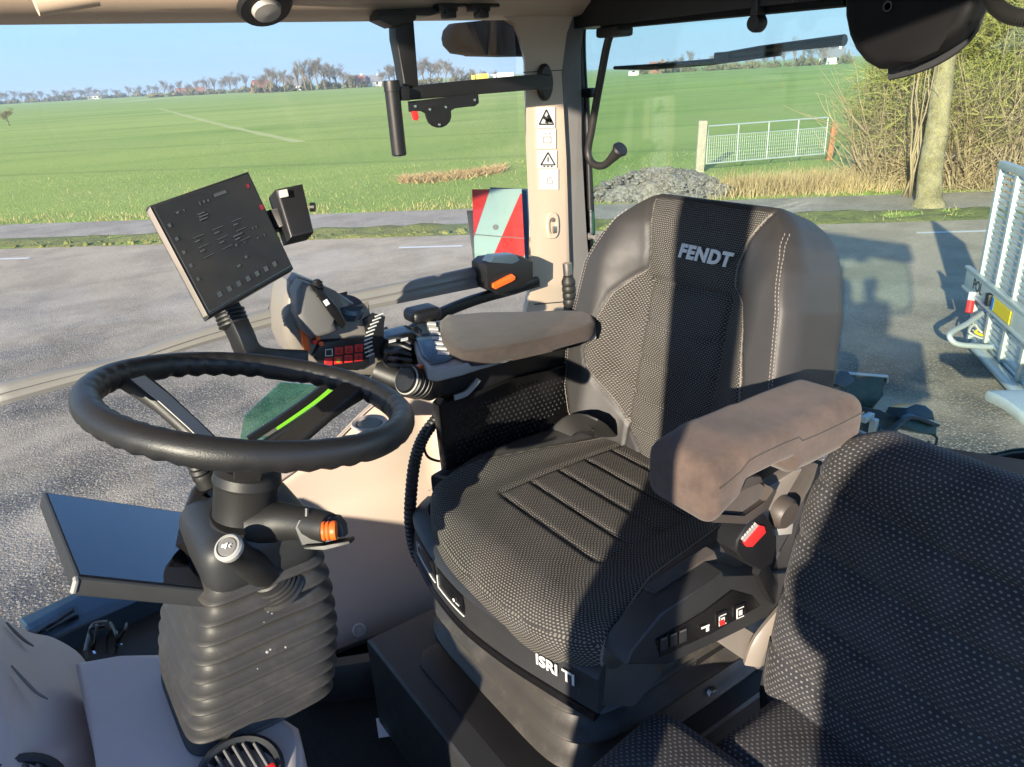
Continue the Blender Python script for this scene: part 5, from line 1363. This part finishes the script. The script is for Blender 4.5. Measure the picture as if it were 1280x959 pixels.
m.prism(on(strap, .525), (0, .05, 0), .003); m.done('adjuster_loop', M['umber'], ar)
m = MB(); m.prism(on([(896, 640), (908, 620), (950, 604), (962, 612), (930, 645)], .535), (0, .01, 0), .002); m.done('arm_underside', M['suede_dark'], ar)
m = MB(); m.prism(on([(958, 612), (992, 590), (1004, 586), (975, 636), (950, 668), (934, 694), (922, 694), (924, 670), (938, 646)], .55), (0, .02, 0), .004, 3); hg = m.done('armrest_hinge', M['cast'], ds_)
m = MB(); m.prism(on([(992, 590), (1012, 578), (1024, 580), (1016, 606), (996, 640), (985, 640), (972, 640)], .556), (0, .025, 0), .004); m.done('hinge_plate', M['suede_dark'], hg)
m = MB(); m.lathe(WY(978, 640, .545), (0, -1, -.1), [(0, -.01), (.024, -.01), (.024, .006), (.020, .012), (0, .013)], 24); m.done('hinge_knob', M['umber'], hg)
m = MB(); m.prism(on([(968, 662), (992, 655), (990, 668), (970, 670)], .55), (0, .01, 0), .002); m.done('hinge_clip', M['silver'], hg)
m = MB(); m.prism(on([(1014, 590), (1030, 578), (1010, 680), (985, 712), (964, 712), (975, 690), (998, 650)], .60), (0, .03, 0), .004); m.done('hinge_arm', M['darkgrey'], hg)
bk2 = thing('belt_buckle', 'black seat belt buckle with a red release button beside the near armrest', 'belt buckle', WY(945, 690, .54))
m = MB(); m.prism(on([(922, 676), (932, 660), (946, 645), (958, 644), (966, 656), (972, 680), (966, 706), (950, 714), (930, 704), (920, 690)], .53), (0, .035, 0), .005, 3); m.done('buckle_body', M['black'], bk2)
m = MB(); m.prism(on([(931, 679), (950, 657), (956, 658), (958, 666), (941, 684), (934, 684)], .526), (0, .006, 0), .0015); m.done('release_button', M['red'], bk2)
m = MB()
for i in range(6): t = i/5; m.prism(on([(928+t*15, 675-t*17), (930+t*15, 671-t*17), (933+t*15, 674-t*17), (931+t*15, 678-t*17)], .5275), (0, .003, 0))
m.done('button_ribs', M['silver'], bk2, 0)
m = MB(); m.tube(spline([WY(948, 705, .55), WY(960, 730, .575), WY(972, 752, .62)], 4), 1, 10, sq=(.006, .016)); m.done('buckle_stem', M['black'], bk2)
# belt webbing housing heaped behind the cushion
bw = thing('belt_reel', 'black seat belt reel housing tucked between backrest and side console', 'belt reel', WZ(715, 545, 2.27))
m = MB(); m.prism([WZ(u, v, 2.25) for u, v in ((675, 552), (690, 530), (712, 518), (735, 522), (748, 545), (742, 556), (700, 558))], (0, 0, .05), .015, 3); m.done('reel_cover', M['gloss'], bw)
m = MB(); m.tube(spline([WZ(694, 548, 2.27), WZ(716, 530, 2.31), WZ(742, 530, 2.33), WZ(758, 545, 2.28)], 5), 1, 8, sq=(.003, .022)); m.done('webbing', M['rubber'], bw)

# ================================================================= CONTROL ARMREST (far side)
ca = thing('control_armrest', 'far armrest console with suede pad, red keypad, joystick and ribbed dials', 'control armrest', (.75, 1.25, 2.2))
ZP = 2.530
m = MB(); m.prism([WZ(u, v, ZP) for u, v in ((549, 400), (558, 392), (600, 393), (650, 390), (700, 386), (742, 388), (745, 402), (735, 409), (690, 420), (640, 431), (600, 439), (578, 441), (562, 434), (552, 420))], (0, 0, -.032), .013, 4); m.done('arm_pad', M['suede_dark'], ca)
m = MB(); m.prism([WZ(u, v, ZP-.02) for u, v in ((512, 410), (528, 402), (552, 401), (600, 400), (742, 396), (745, 412), (690, 424), (640, 437), (600, 448), (578, 456), (545, 464), (534, 462), (522, 444))], (0, 0, -.022), .005, 3); tray = m.done('arm_tray', M['silver'], ca)
m = MB(); m.prism([WZ(u, v, ZP-.018) for u, v in ((515, 411), (530, 404), (548, 403), (550, 420), (560, 434), (574, 443), (560, 452), (540, 456), (528, 444))], (0, 0, .002), .001); fpn = m.done('front_pad', M['navy'], tray)  # blue sky light on the pad is painted into its colour
for i in range(7):
    u0, v0 = 540+2.2*i, 403+6.2*i; m = MB(); m.prism([WZ(u0-6, v0, ZP-.0158), WZ(u0+5+i*.6, v0+1, ZP-.0158), WZ(u0+5+i*.6, v0+3.6, ZP-.0158), WZ(u0-6, v0+3, ZP-.0158)] if True else [], (0, 0, .002)); m.done('pad_slot', M['white'], fpn, 0)
# black side housing with dimpled panel
m = MB(); m.prism(on([(528, 470), (560, 462), (640, 440), (735, 414), (728, 445), (722, 462), (660, 476), (600, 492), (545, 498), (530, 490)], 1.205), (0, .10, 0), .008, 3); hz2 = m.done('arm_beam', M['black'], ca)
sd4 = [(549, 508), (556, 500), (592, 494), (640, 474), (722, 452), (722, 500), (700, 525), (668, 556), (600, 582), (560, 596)]
m = MB(); m.prism(on(sd4, 1.195), (0, .03, 0), .006, 3); sd5 = m.done('side_guard', M['gloss'], ca)
m = MB(); a0, ax_, ay_ = WY(575, 520, 1.193), V((1, 0, .0)), V((0, 0, 1))
from mathutils.geometry import intersect_point_tri_2d
def inside(p, poly):
    c = False; j = len(poly)-1
    for i in range(len(poly)):
        if (poly[i][1] > p[1]) != (poly[j][1] > p[1]) and p[0] < (poly[j][0]-poly[i][0])*(p[1]-poly[i][1])/(poly[j][1]-poly[i][1])+poly[i][0]: c = not c
        j = i
    return c
sdp = [(p.x, p.z) for p in on([(566, 516), (600, 504), (640, 486), (714, 464), (714, 496), (692, 520), (662, 545), (600, 572), (572, 578)], 1.195)]
for i in range(-40, 60):
    for j in range(-30, 30):
        x = a0.x+i*.0115+(j % 2)*.00575; z = a0.z+j*.010
        if inside((x, z), sdp): m.lathe(V((x, 1.196, z)), (0, -1, 0), [(.0036, 0), (.0026, .0022), (0, .0028)], 6, False)
dm_ = m.done('guard_dimples', M['black'], sd5); dm_['kind'] = 'stuff'
m = MB(); m.tube(spline(on([(568, 497), (582, 492), (590, 484), (598, 474)], 1.19), 4), 1, 8, sq=(.003, .006)); m.done('guard_highlight_trim', M['silver'], sd5)
# black dials ahead of the pad
c = WZ(498, 428, 2.50)
m = MB(); m.rbox((.10, .10, .07), .03, (10, 10, 8), lambda p, q: c+V((p.x+p.y*.2, p.y, p.z-.01))); cl = m.done('dial_block', M['gloss'], ca)
for i in range(5):
    m = MB(); m.tube(spline([WZ(486, 424+i*8, 2.542-.004*i), WZ(500, 423+i*8.5, 2.548-.004*i), WZ(514, 430+i*7, 2.540-.004*i)], 4), .0035, 8); m.done('dial_rib', M['black'], cl)
for u in (490, 505):
    m = MB(); m.prism([WZ(u-4, 426-(u-490)*.13, 2.555), WZ(u+5, 424-(u-490)*.13, 2.555), WZ(u+5, 427-(u-490)*.13, 2.555), WZ(u-4, 429-(u-490)*.13, 2.555)], (0, 0, .001)); m.done('dial_print', M['white'], cl, 0)
m = MB(); m.rbox((.07, .06, .03), .012, (8, 8, 6), lambda p, q: WZ(528, 392, 2.53)+p); m.done('rear_switch', M['black'], ca)
c0 = WY(538, 482, 1.20); dx_ = (WY(506, 474, 1.18)-c0)
L = dx_.length; pr = [(0, 0), (.030, 0), (.030, L*.4)]
for i in range(3): pr += [(.026, L*(.42+.16*i)), (.030, L*(.45+.16*i)), (.030, L*(.52+.16*i)), (.026, L*(.55+.16*i))]
m = MB(); m.lathe(c0, dx_, pr+[(.022, L), (0, L*1.01)], 28); kb = m.done('rotary_dial', M['black'], ca)
m = MB()
for t in (.72, .92): m.lathe(c0+dx_*t, dx_, [(.0262, 0), (.0285, .001), (.0262, .003)], 28, False)
m.done('dial_ring', M['silver'], kb)
m = MB(); m.box(WY(524, 459, 1.185), (.012, .012, .008), None, .002); m.done('dial_mark', M['orange'], kb)
# joystick module
bd = [(357, 400), (359, 372), (366, 354), (378, 347), (392, 352), (420, 364), (440, 376), (452, 388), (470, 398), (480, 420), (490, 452), (486, 472), (440, 470), (400, 456), (366, 444), (358, 425)]
m = MB(); m.prism(on(bd, 1.33), (0, .10, 0), .022, 4); mo = m.done('joystick_module', M['cast'], ca)
m = MB(); m.prism(on([(402, 426), (440, 424), (456, 424), (462, 440), (462, 456), (448, 464), (405, 462), (392, 446)], 1.318), (0, .03, 0), .006, 3); kp2 = m.done('keypad', M['black'], mo)
for r_ in range(2):
    for c_ in range(4):
        u, v = 411+12.6*c_-(2 if r_ else 0)+r_*1.5, 441-1.8*c_+11.5*r_
        m = MB(); m.prism(on([(u-5, v-4.5), (u+5, v-5.2), (u+5.3, v+4.2), (u-4.7, v+5)], 1.3165), (0, .004, 0), .0012); m.done('key', M['darkgrey'] if (r_, c_) == (0, 0) else M['red'], kp2)
        m = MB(); fr2 = on([(u-4.2, v-3.8), (u+4.2, v-4.4), (u+4.5, v+3.6), (u-4, v+4.2)], 1.3158)
        if (r_, c_) == (0, 0): m.tube(fr2, .0012, 4, closed=True); m.done('key_print', M['white'], kp2, 0)
        else:
            for dy in (-1.6, .2, 2.0): m.prism(on([(u-2.4, v+dy-.4), (u+2.2, v+dy-.8), (u+2.2, v+dy), (u-2.4, v+dy+.4)], 1.3160), (0, .0006, 0))
            m.done('key_print', M['ink'] if (r_+c_) % 2 else M['lime'] if (r_ == 1 and c_ < 2) else M['ink'], kp2, 0)
hn = [(380, 415), (372, 395), (372, 365), (380, 352), (392, 356), (404, 374), (418, 398), (426, 414), (412, 420), (392, 424)]
m = MB(); m.prism(on(hn, 1.295), (0, .05, 0), .014, 4); jk = m.done('joystick_grip', M['grey'], mo)
m = MB(); m.prism(on([(392, 358), (404, 362), (424, 384), (434, 404), (430, 412), (416, 396), (402, 376)], 1.285), (0, .05, 0), .008, 3); m.done('grip_face', M['gloss'], jk)
m = MB(); m.prism(on([(404, 377), (409, 374), (413, 380), (408, 383)], 1.283), (0, .003, 0), .001); m.done('grip_print', M['white'], jk, 0)
a = WY(401, 372, 1.30); b = WY(395, 350, 1.30); ax = b-a; pr = [(0, 0)]
for i in range(5): pr += [(.0085, ax.length*(.1+.16*i)), (.0105, ax.length*(.14+.16*i)), (.0105, ax.length*(.2+.16*i)), (.0085, ax.length*(.24+.16*i))]
m = MB(); m.lathe(a, ax, pr+[(.006, ax.length), (0, ax.length*1.03)], 18); m.done('thumb_stick', M['black'], jk)
c = WY(436, 384, 1.345); m = MB(); m.lathe(c, V((.15, -.45, .88)), [(0, -.012), (.030, -.012), (.031, .004), (.026, .010), (0, .012)], 28); m.done('round_button', M['navy'], mo)
for i in range(11):
    t = i/10; u, v = 470-14*math.sin(t*2.2), 396+50*t
    m = MB(); m.tube([WY(u-1, v, 1.318), WY(u+9, v-4, 1.322)], .0016, 6); m.done('grille_slat', M['white'] if i % 1 == 0 else M['black'], mo)
m = MB(); m.prism(on([(455, 400), (468, 392), (482, 396), (478, 420), (484, 446), (474, 452), (462, 430)], 1.322), (0, .012, 0), .003); m.done('grille', M['black'], mo)
m = MB(); m.prism(on([(376, 412), (381, 410), (386, 424), (388, 440), (382, 440), (378, 428)], 1.322), (0, .012, 0), .002); m.done('orange_switch', M['orange'], mo)
for u, v, q in ((391, 419, 'lime'), (398, 423, 'orange'), (402, 430, 'orange'), (394, 428, 'red')):
    m = MB(); m.prism(on([(u-3, v-2), (u+2, v-3), (u+3, v+2), (u-2, v+3)], 1.317), (0, .01, 0), .001); m.done('small_key', M[q], mo)
m = MB(); m.tube(spline([WY(470, 462, 1.35), WY(520, 478, 1.30), WY(570, 470, 1.27)], 4), [.03, .032, .034, .035, .036, .036, .036, .036, .036], 14); m.done('module_arm', M['black'], ca)

# ================================================================= FOLDING PASSENGER SEAT
ps = thing('passenger_seat', 'folding passenger seat in dark dotted cloth at the right front corner', 'passenger seat', (.75, .36, 1.75))
PA = rad(7); PO = V((.84, .357, 2.038)); PL = V((math.sin(PA), 0, math.cos(PA))); PN = V((-math.cos(PA), 0, math.sin(PA)))
PW = [(0, .195), (.05, .207), (.1, .208), (.25, .20), (.36, .192), (.43, .178), (.47, .16), (.505, .12)]
def pas_fn(p, q):
    t = p.z+.2525; w = lerp_tab(PW, t); y = p.y/.208*w; k = (p.x+.05)/.10
    h = .052 - .020*(y/.2)**2 - .012*sst((t-.40)/.1)
    for j in (.10, .20, .305, .40): h -= .011*g(t-j-.012*math.sin(y*9), .009)
    h += .0025*noise.noise(V((y*7, t*6, 1)))
    return PO + V((0, y, 0)) + PL*t + PN*(h*(1-k) - .04*k)
m = MB(); m.rbox((.10, .416, .505), .045, (10, 64, 84), pas_fn); m.done('backrest', M['fab2'], ps, 180)
m = MB(); m.prism([PO+V((0, y, 0))+PL*t-PN*.042 for y, t in ((-.19, .0), (.2, .0), (.2, .1), (.185, .4), (.15, .46), (-.15, .46), (-.185, .4))], -PN*.02, .004); m.done('back_shell', M['grey'], ps)
def pad(cx, cy, sx, sy, z, nm, th=.09, rot=0.0, crown=.012):
    c_, s_ = math.cos(rot), math.sin(rot)
    def fn(p, q):
        p = p.copy(); p.z += (crown*(1-(2*p.x/sx)**2)*(1-(2*p.y/sy)**2) if p.z > 0 else 0)
        return V((cx+p.x*c_-p.y*s_, cy+p.x*s_+p.y*c_, z-th/2+p.z))
    m = MB(); m.rbox((sx, sy, th), .04, (36, 36, 10), fn); m.done(nm, M['fab2'], ps, 180)
pad(.765, .33, .22, .40, 2.095, 'seat_cushion')
pad(.545, .452, .27, .31, 2.105, 'front_cushion', rot=.12)
m = MB(); m.prism(on([(948, 862), (960, 800), (972, 790), (968, 872), (950, 905)], .565), (0, -.02, 0), .004); m.done('recliner_hinge', M['darkgrey'], ps)
m = MB(); m.tube(spline([WY(940, 830, .585), WY(952, 800, .58), WY(985, 760, .575)], 4), 1, 10, sq=(.006, .014)); m.done('support_strut', M['cast'], ps)
m = MB(); m.lathe(WY(957, 846, .58), (0, -1, 0), [(0, 0), (.006, 0), (.006, .004), (0, .004)], 14); m.done('hinge_bolt', M['bolt'], ps)
m = MB(); m.box((.66, .34, 1.90), (.30, .40, .26), None, .02); m.done('seat_box', M['darkgrey'], ps)

# small scrap of paper on the carpet
a = WZ(507, 898, 1.79)
m = MB(); m.prism([WZ(u, v, 1.756)+V((-.045, .0, 0)) for u, v in ((494, 886), (514, 884), (527, 905), (498, 909))], (0, 0, .002)); tag(m.done('paper_scrap', M['white'], None, 0), 'small white paper scrap on the black carpet by the plinth', 'paper scrap')

# ================================================================= OUTSIDE, CLOSE BY: trailer ramp, hitch box, work light
RD = 8.0
P1 = W(1226, 352, RD); P2 = WZ(1281, 397, P1.z); ra = (P2-P1); ra.z = 0; ra.normalize(); rn = V((ra.y, -ra.x, 0)); rn = rn if rn.dot(CAM-P1) > 0 else -rn
def RP(s, z, h=0): return V((P1.x, P1.y, 0)) + ra*s + rn*h + V((0, 0, z))
trl = thing('trailer', 'silver aluminium trailer with its loading ramp folded upright at the right edge', 'trailer', RP(.8, 0))
ztop = W(1258, 200, RD).z; zbot = W(1200, 440, RD).z
RW = 1.9
for i in range(5):
    m = MB(); s = RW*i/4; m.box(RP(s, (ztop+zbot)/2), (.07, .06, ztop-zbot), Matrix((ra, rn, V((0, 0, 1)))).transposed(), .006); m.done('ramp_rail', M['alu'], trl)
m = MB(); m.box(RP(RW/2, ztop+.02), (RW+.08, .07, .07), Matrix((ra, rn, V((0, 0, 1)))).transposed(), .006); m.done('ramp_head', M['alu'], trl)
m = MB(); k = 0
z = zbot+.06
while z < ztop-.03:
    m.box(RP(RW/2, z, -.012), (RW, .03, .028), Matrix((ra, rn, V((0, 0, 1)))).transposed(), .003); z += .062
m.done('ramp_treads', M['alu'], trl, 0)
zc = P1.z
m = MB(); m.box(RP(RW/2-.08, zc-.01, .06), (RW+.3, .05, .19), Matrix((ra, rn, V((0, 0, 1)))).transposed(), .006); lb = m.done('light_bar', M['alu'], trl)
m = MB()
for dz in (.10, -.12): m.box(RP(RW/2-.08, zc+dz, .075), (RW+.34, .05, .03), Matrix((ra, rn, V((0, 0, 1)))).transposed(), .004)
m.done('bar_flange', M['alu'], lb)
text_mesh('bar_lettering', 'POL', .16, RP(.20, zc-.01, .087), ra, V((0, 0, 1)), M['darkgrey'], lb, extrude=.001, bold=.003)
M['plate_y'] = plastic('yellow_number_plate', (.80, .58, .02), .4, 300, .05, .05); M['blue'] = plastic('blue_plastic', (.03, .18, .55), .4, 300, .05, .05)
pc = (ra if ra.dot(RT) > 0 else -ra)
m = MB(); m.box(RP(.62, zc-.02, .10), (.10, .05, .12), Matrix((ra, rn, V((0, 0, 1)))).transposed(), .01); m.done('plate_lamp', M['black'], lb)
m = MB(); m.box(RP(.95, zc-.03, .095), (.50, .01, .13), Matrix((ra, rn, V((0, 0, 1)))).transposed(), .004); npl = m.done('number_plate', M['plate_y'], lb, 0)
m = MB(); m.box(RP(.73, zc-.03, .1015), (.055, .005, .12), Matrix((ra, rn, V((0, 0, 1)))).transposed()); m.done('plate_band', M['blue'], npl, 0)
m = MB(); m.tube([W(1214, 374, RD-.05), W(1211, 391, RD-.05)], [.036, .036], 16); tl = m.done('tail_light', M['red'], trl)
m = MB(); m.tube([W(1216, 366, RD-.055), W(1214, 376, RD-.055)], [.037, .037], 16); m.done('light_cap', M['white'], tl)
lp_ = spline([W(1236, 386, RD-.1), W(1210, 404, RD-.3), W(1192, 414, RD-.45), W(1187, 421, RD-.5), W(1196, 430, RD-.5), W(1222, 433, RD-.45), W(1250, 434, RD-.35)], 6)
m = MB(); m.tube(lp_, .028, 12); m.done('guard_loop', M['alu'], trl)
for d0, (u0, v0), (u1, v1), r_ in ((0, (1218, 432), (1300, 520), .055), (1, (1235, 428), (1300, 492), .035), (2, (1250, 448), (1300, 470), .03)):
    zz = W(u0, v0, RD-.1).z; a = W(u0, v0, RD-.1); b = WZ(u1, v1, zz-.02) ; m = MB(); m.tube([a, b], r_, 12); m.done('chassis_beam', M['alu'], trl)
m = MB(); m.rbox((.5, .9, .10), .04, (8, 12, 4), lambda p, q: WZ(1322, 517, .75)+RT*p.y*.8+V((FW.x, FW.y, 0))*p.x+V((0, 0, p.z+.06*math.cos(p.x*4)))); m.done('mudguard', M['alu'], trl)
for i in range(3):
    cb = spline([W(1225+rnd.uniform(-8, 8), 408+rnd.uniform(-4, 8), RD-.15), W(1212+8*i, 416, RD-.18), W(1235+8*i, 424, RD-.2), W(1250, 412+6*i, RD-.15)], 6); m = MB(); m.tube(cb, .012, 8); m.done('cable', M['plate_y'] if i == 1 else M['silver'], trl)
# box and work light on the tractor's tail just outside the glass
tbx = thing('tail_box', 'dark green box with a steel rim mounted behind the rear glass', 'box', W(1075, 490, 2.45))
m = MB(); m.prism([W(u, v, 2.45) for u, v in ((1038, 462), (1062, 466), (1110, 470), (1108, 480), (1100, 492), (1092, 512), (1078, 530), (1040, 530))], FW*.3, .012); m.done('box_body', M['dkgreen'], tbx)
m = MB(); m.tube([W(1060, 467, 2.44), W(1109, 471, 2.44), W(1108, 478, 2.46)], .006, 8); m.done('box_rim', M['alu'], tbx)
m = MB(); m.prism([W(u, v, 2.42) for u, v in ((1046, 462), (1060, 463), (1070, 476), (1056, 486), (1044, 480))], FW*.05, .008); m.done('box_latch', M['navy'], tbx)
wl_ = thing('work_light', 'blue-grey work light on a bent bracket low behind the rear glass', 'work light', W(1145, 530, 2.3))
wd = 2.3
m = MB(); m.prism([W(u, v, wd) for u, v in ((1128, 522), (1134, 510), (1146, 505), (1158, 507), (1167, 514), (1170, 528), (1150, 524), (1132, 524))], FW*.12, .012, 3); m.done('lamp_hood', M['navy'], wl_)
m = MB(); m.prism([W(u, v, wd-.01) for u, v in ((1128, 524), (1150, 525), (1172, 531), (1171, 545), (1150, 541), (1128, 535))], FW*.10, .006); m.done('lamp_body', M['dkgreen'], wl_)
m = MB(); m.tube(spline([W(1098, 536, wd), W(1112, 540, wd), W(1124, 530, wd-.01), (W(1140, 520, wd-.02)), W(1172, 531, wd-.02)], 5), 1, 8, sq=(.012, .006)); m.done('lamp_bracket', M['navy'], wl_)
m = MB(); m.prism([W(u, v, wd+.02) for u, v in ((1076, 508), (1100, 512), (1124, 524), (1122, 534), (1110, 545), (1078, 545))], FW*.08, .006); m.done('mount_plate', M['black'], wl_)
m = MB(); m.tube(spline([W(1165, 543, wd), W(1171, 548, wd), W(1168, 558, wd), W(1160, 552, wd)], 5), .004, 8); m.done('lamp_cable', M['black'], wl_)
m = MB(); m.box(W(1084, 522, wd), (.05, .02, .02), None, .003); m.box(W(1092, 533, wd), (.02, .02, .05), None, .003); m.done('mount_bolts', M['alu'], wl_)
m = MB(); m.prism([W(u, v, 2.34) for u, v in ((1090, 548), (1160, 560), (1185, 580), (1100, 580))], FW*.2, .01); m.done('lamp_base', M['black'], wl_)
# ================================================================= the photographer on the step by the open door (behind the camera; shades the near seats)
M['jacket'] = plastic('dark_work_jacket', (.03, .035, .05), .85, 300, .3, .2); M['skin'] = plastic('skin', (.55, .36, .27), .5, 400, .1, .06); M['hair'] = plastic('brown_hair', (.06, .035, .02), .7, 300, .5, .2)
pp0 = V((-.75, -.70, 1.60)); fx = V((.62, .78, 0)); sx_ = V((fx.y, -fx.x, 0))
def PB(s, f, z): return pp0 + sx_*s + fx*f + V((0, 0, z))
pe = thing('person', 'person in a dark work jacket standing on the step outside the door', 'person', pp0)
J = {'pel': (0, 0, .93, .19), 'wst': (0, 0, 1.08, .19), 'chs': (0, .0, 1.32, .165), 'nck': (0, .02, 1.50, .062), 'hd0': (0, .04, 1.60, .085), 'hd1': (0, .045, 1.70, .095), 'hd2': (0, .03, 1.76, .075)}
for sg, n_ in ((-1, 'l'), (1, 'r')):
    J.update({n_+'sh': (sg*.17, 0, 1.43, .075), n_+'el': (sg*.20, .05, 1.16, .052), n_+'wr': (sg*.14, .27, 1.18, .034), n_+'hn': (sg*.09, .33, 1.20, .03),
              n_+'hp': (sg*.10, 0, .88, .10), n_+'kn': (sg*.11, .03, .48, .065), n_+'an': (sg*.11, 0, .09, .045), n_+'to': (sg*.13, .16, .04, .038)})
ED = [('pel', 'wst'), ('wst', 'chs'), ('chs', 'nck'), ('nck', 'hd0'), ('hd0', 'hd1'), ('hd1', 'hd2')]
for n_ in 'lr': ED += [('chs', n_+'sh'), (n_+'sh', n_+'el'), (n_+'el', n_+'wr'), (n_+'wr', n_+'hn'), ('pel', n_+'hp'), (n_+'hp', n_+'kn'), (n_+'kn', n_+'an'), (n_+'an', n_+'to')]
ks = list(J); me = bpy.data.meshes.new('body'); me.from_pydata([PB(*J[k][:3]) for k in ks], [(ks.index(a), ks.index(b)) for a, b in ED], [])
bo = bpy.data.objects.new('body', me); COL.objects.link(bo); bo.parent = pe; bo.location = -pe.location
sk = bo.modifiers.new('skin', 'SKIN'); bo.modifiers.new('smooth', 'SUBSURF').render_levels = 2
for i, k in enumerate(ks):
    me.skin_vertices[0].data[i].radius = (J[k][3]*(1.25 if k in ('chs', 'wst', 'pel') else 1), J[k][3]*(.8 if k in ('chs', 'wst', 'pel') else 1)); me.skin_vertices[0].data[i].use_root = (k == 'pel')
me.materials.append(M['jacket'])
m = MB(); m.rbox((.17, .20, .14), .065, (8, 8, 8), lambda p, q: PB(p.y, p.x+.03, 1.745+p.z)); m.done('hair', M['hair'], pe, 180)
m = MB(); m.rbox((.14, .145, .19), .06, (8, 8, 8), lambda p, q: PB(p.y, p.x+.062, 1.655+p.z)); fc = m.done('face', M['skin'], pe, 180)
m = MB(); m.rbox((.03, .03, .05), .013, (4, 4, 4), lambda p, q: PB(p.y, p.x+.14, 1.645+p.z)); m.done('nose', M['skin'], fc, 180)
for sg in (-1, 1):
    m = MB(); m.lathe(PB(sg*.033, .126, 1.675), fx, [(0, 0), (.011, 0), (.008, .006), (0, .008)], 12); m.done('eye', M['ink'], fc)
    m = MB()
    for i in range(4):
        b = PB(sg*(.085-.018*i), .345, 1.205); m.tube([b, b+fx*(.045+.006*(i in (1, 2)))-V((0, 0, .004)), b+fx*.062-sx_*sg*.02-V((0, 0, .02))], [.0085, .0075, .006], 8)
    b = PB(sg*.055, .325, 1.215); m.tube([b, b+fx*.02-sx_*sg*.035, b+fx*.045-sx_*sg*.045], [.010, .009, .007], 8); m.done('fingers', M['skin'], pe, 180)
st = thing('cab_step', 'steel step hanging outside the open left cab door', 'step', (-.80, -.70, 1.50))
m = MB(); m.box((-.78, -.62, 1.575), (.55, .70, .045), Matrix.Rotation(-.1, 3, 'Z'), .006); m.done('tread', M['alu'], st)
for x in (-1.02, -.54):
    m = MB(); m.box((x, -.40, .95), (.04, .06, 1.25), None, .005); m.done('hanger', M['darkgrey'], st)
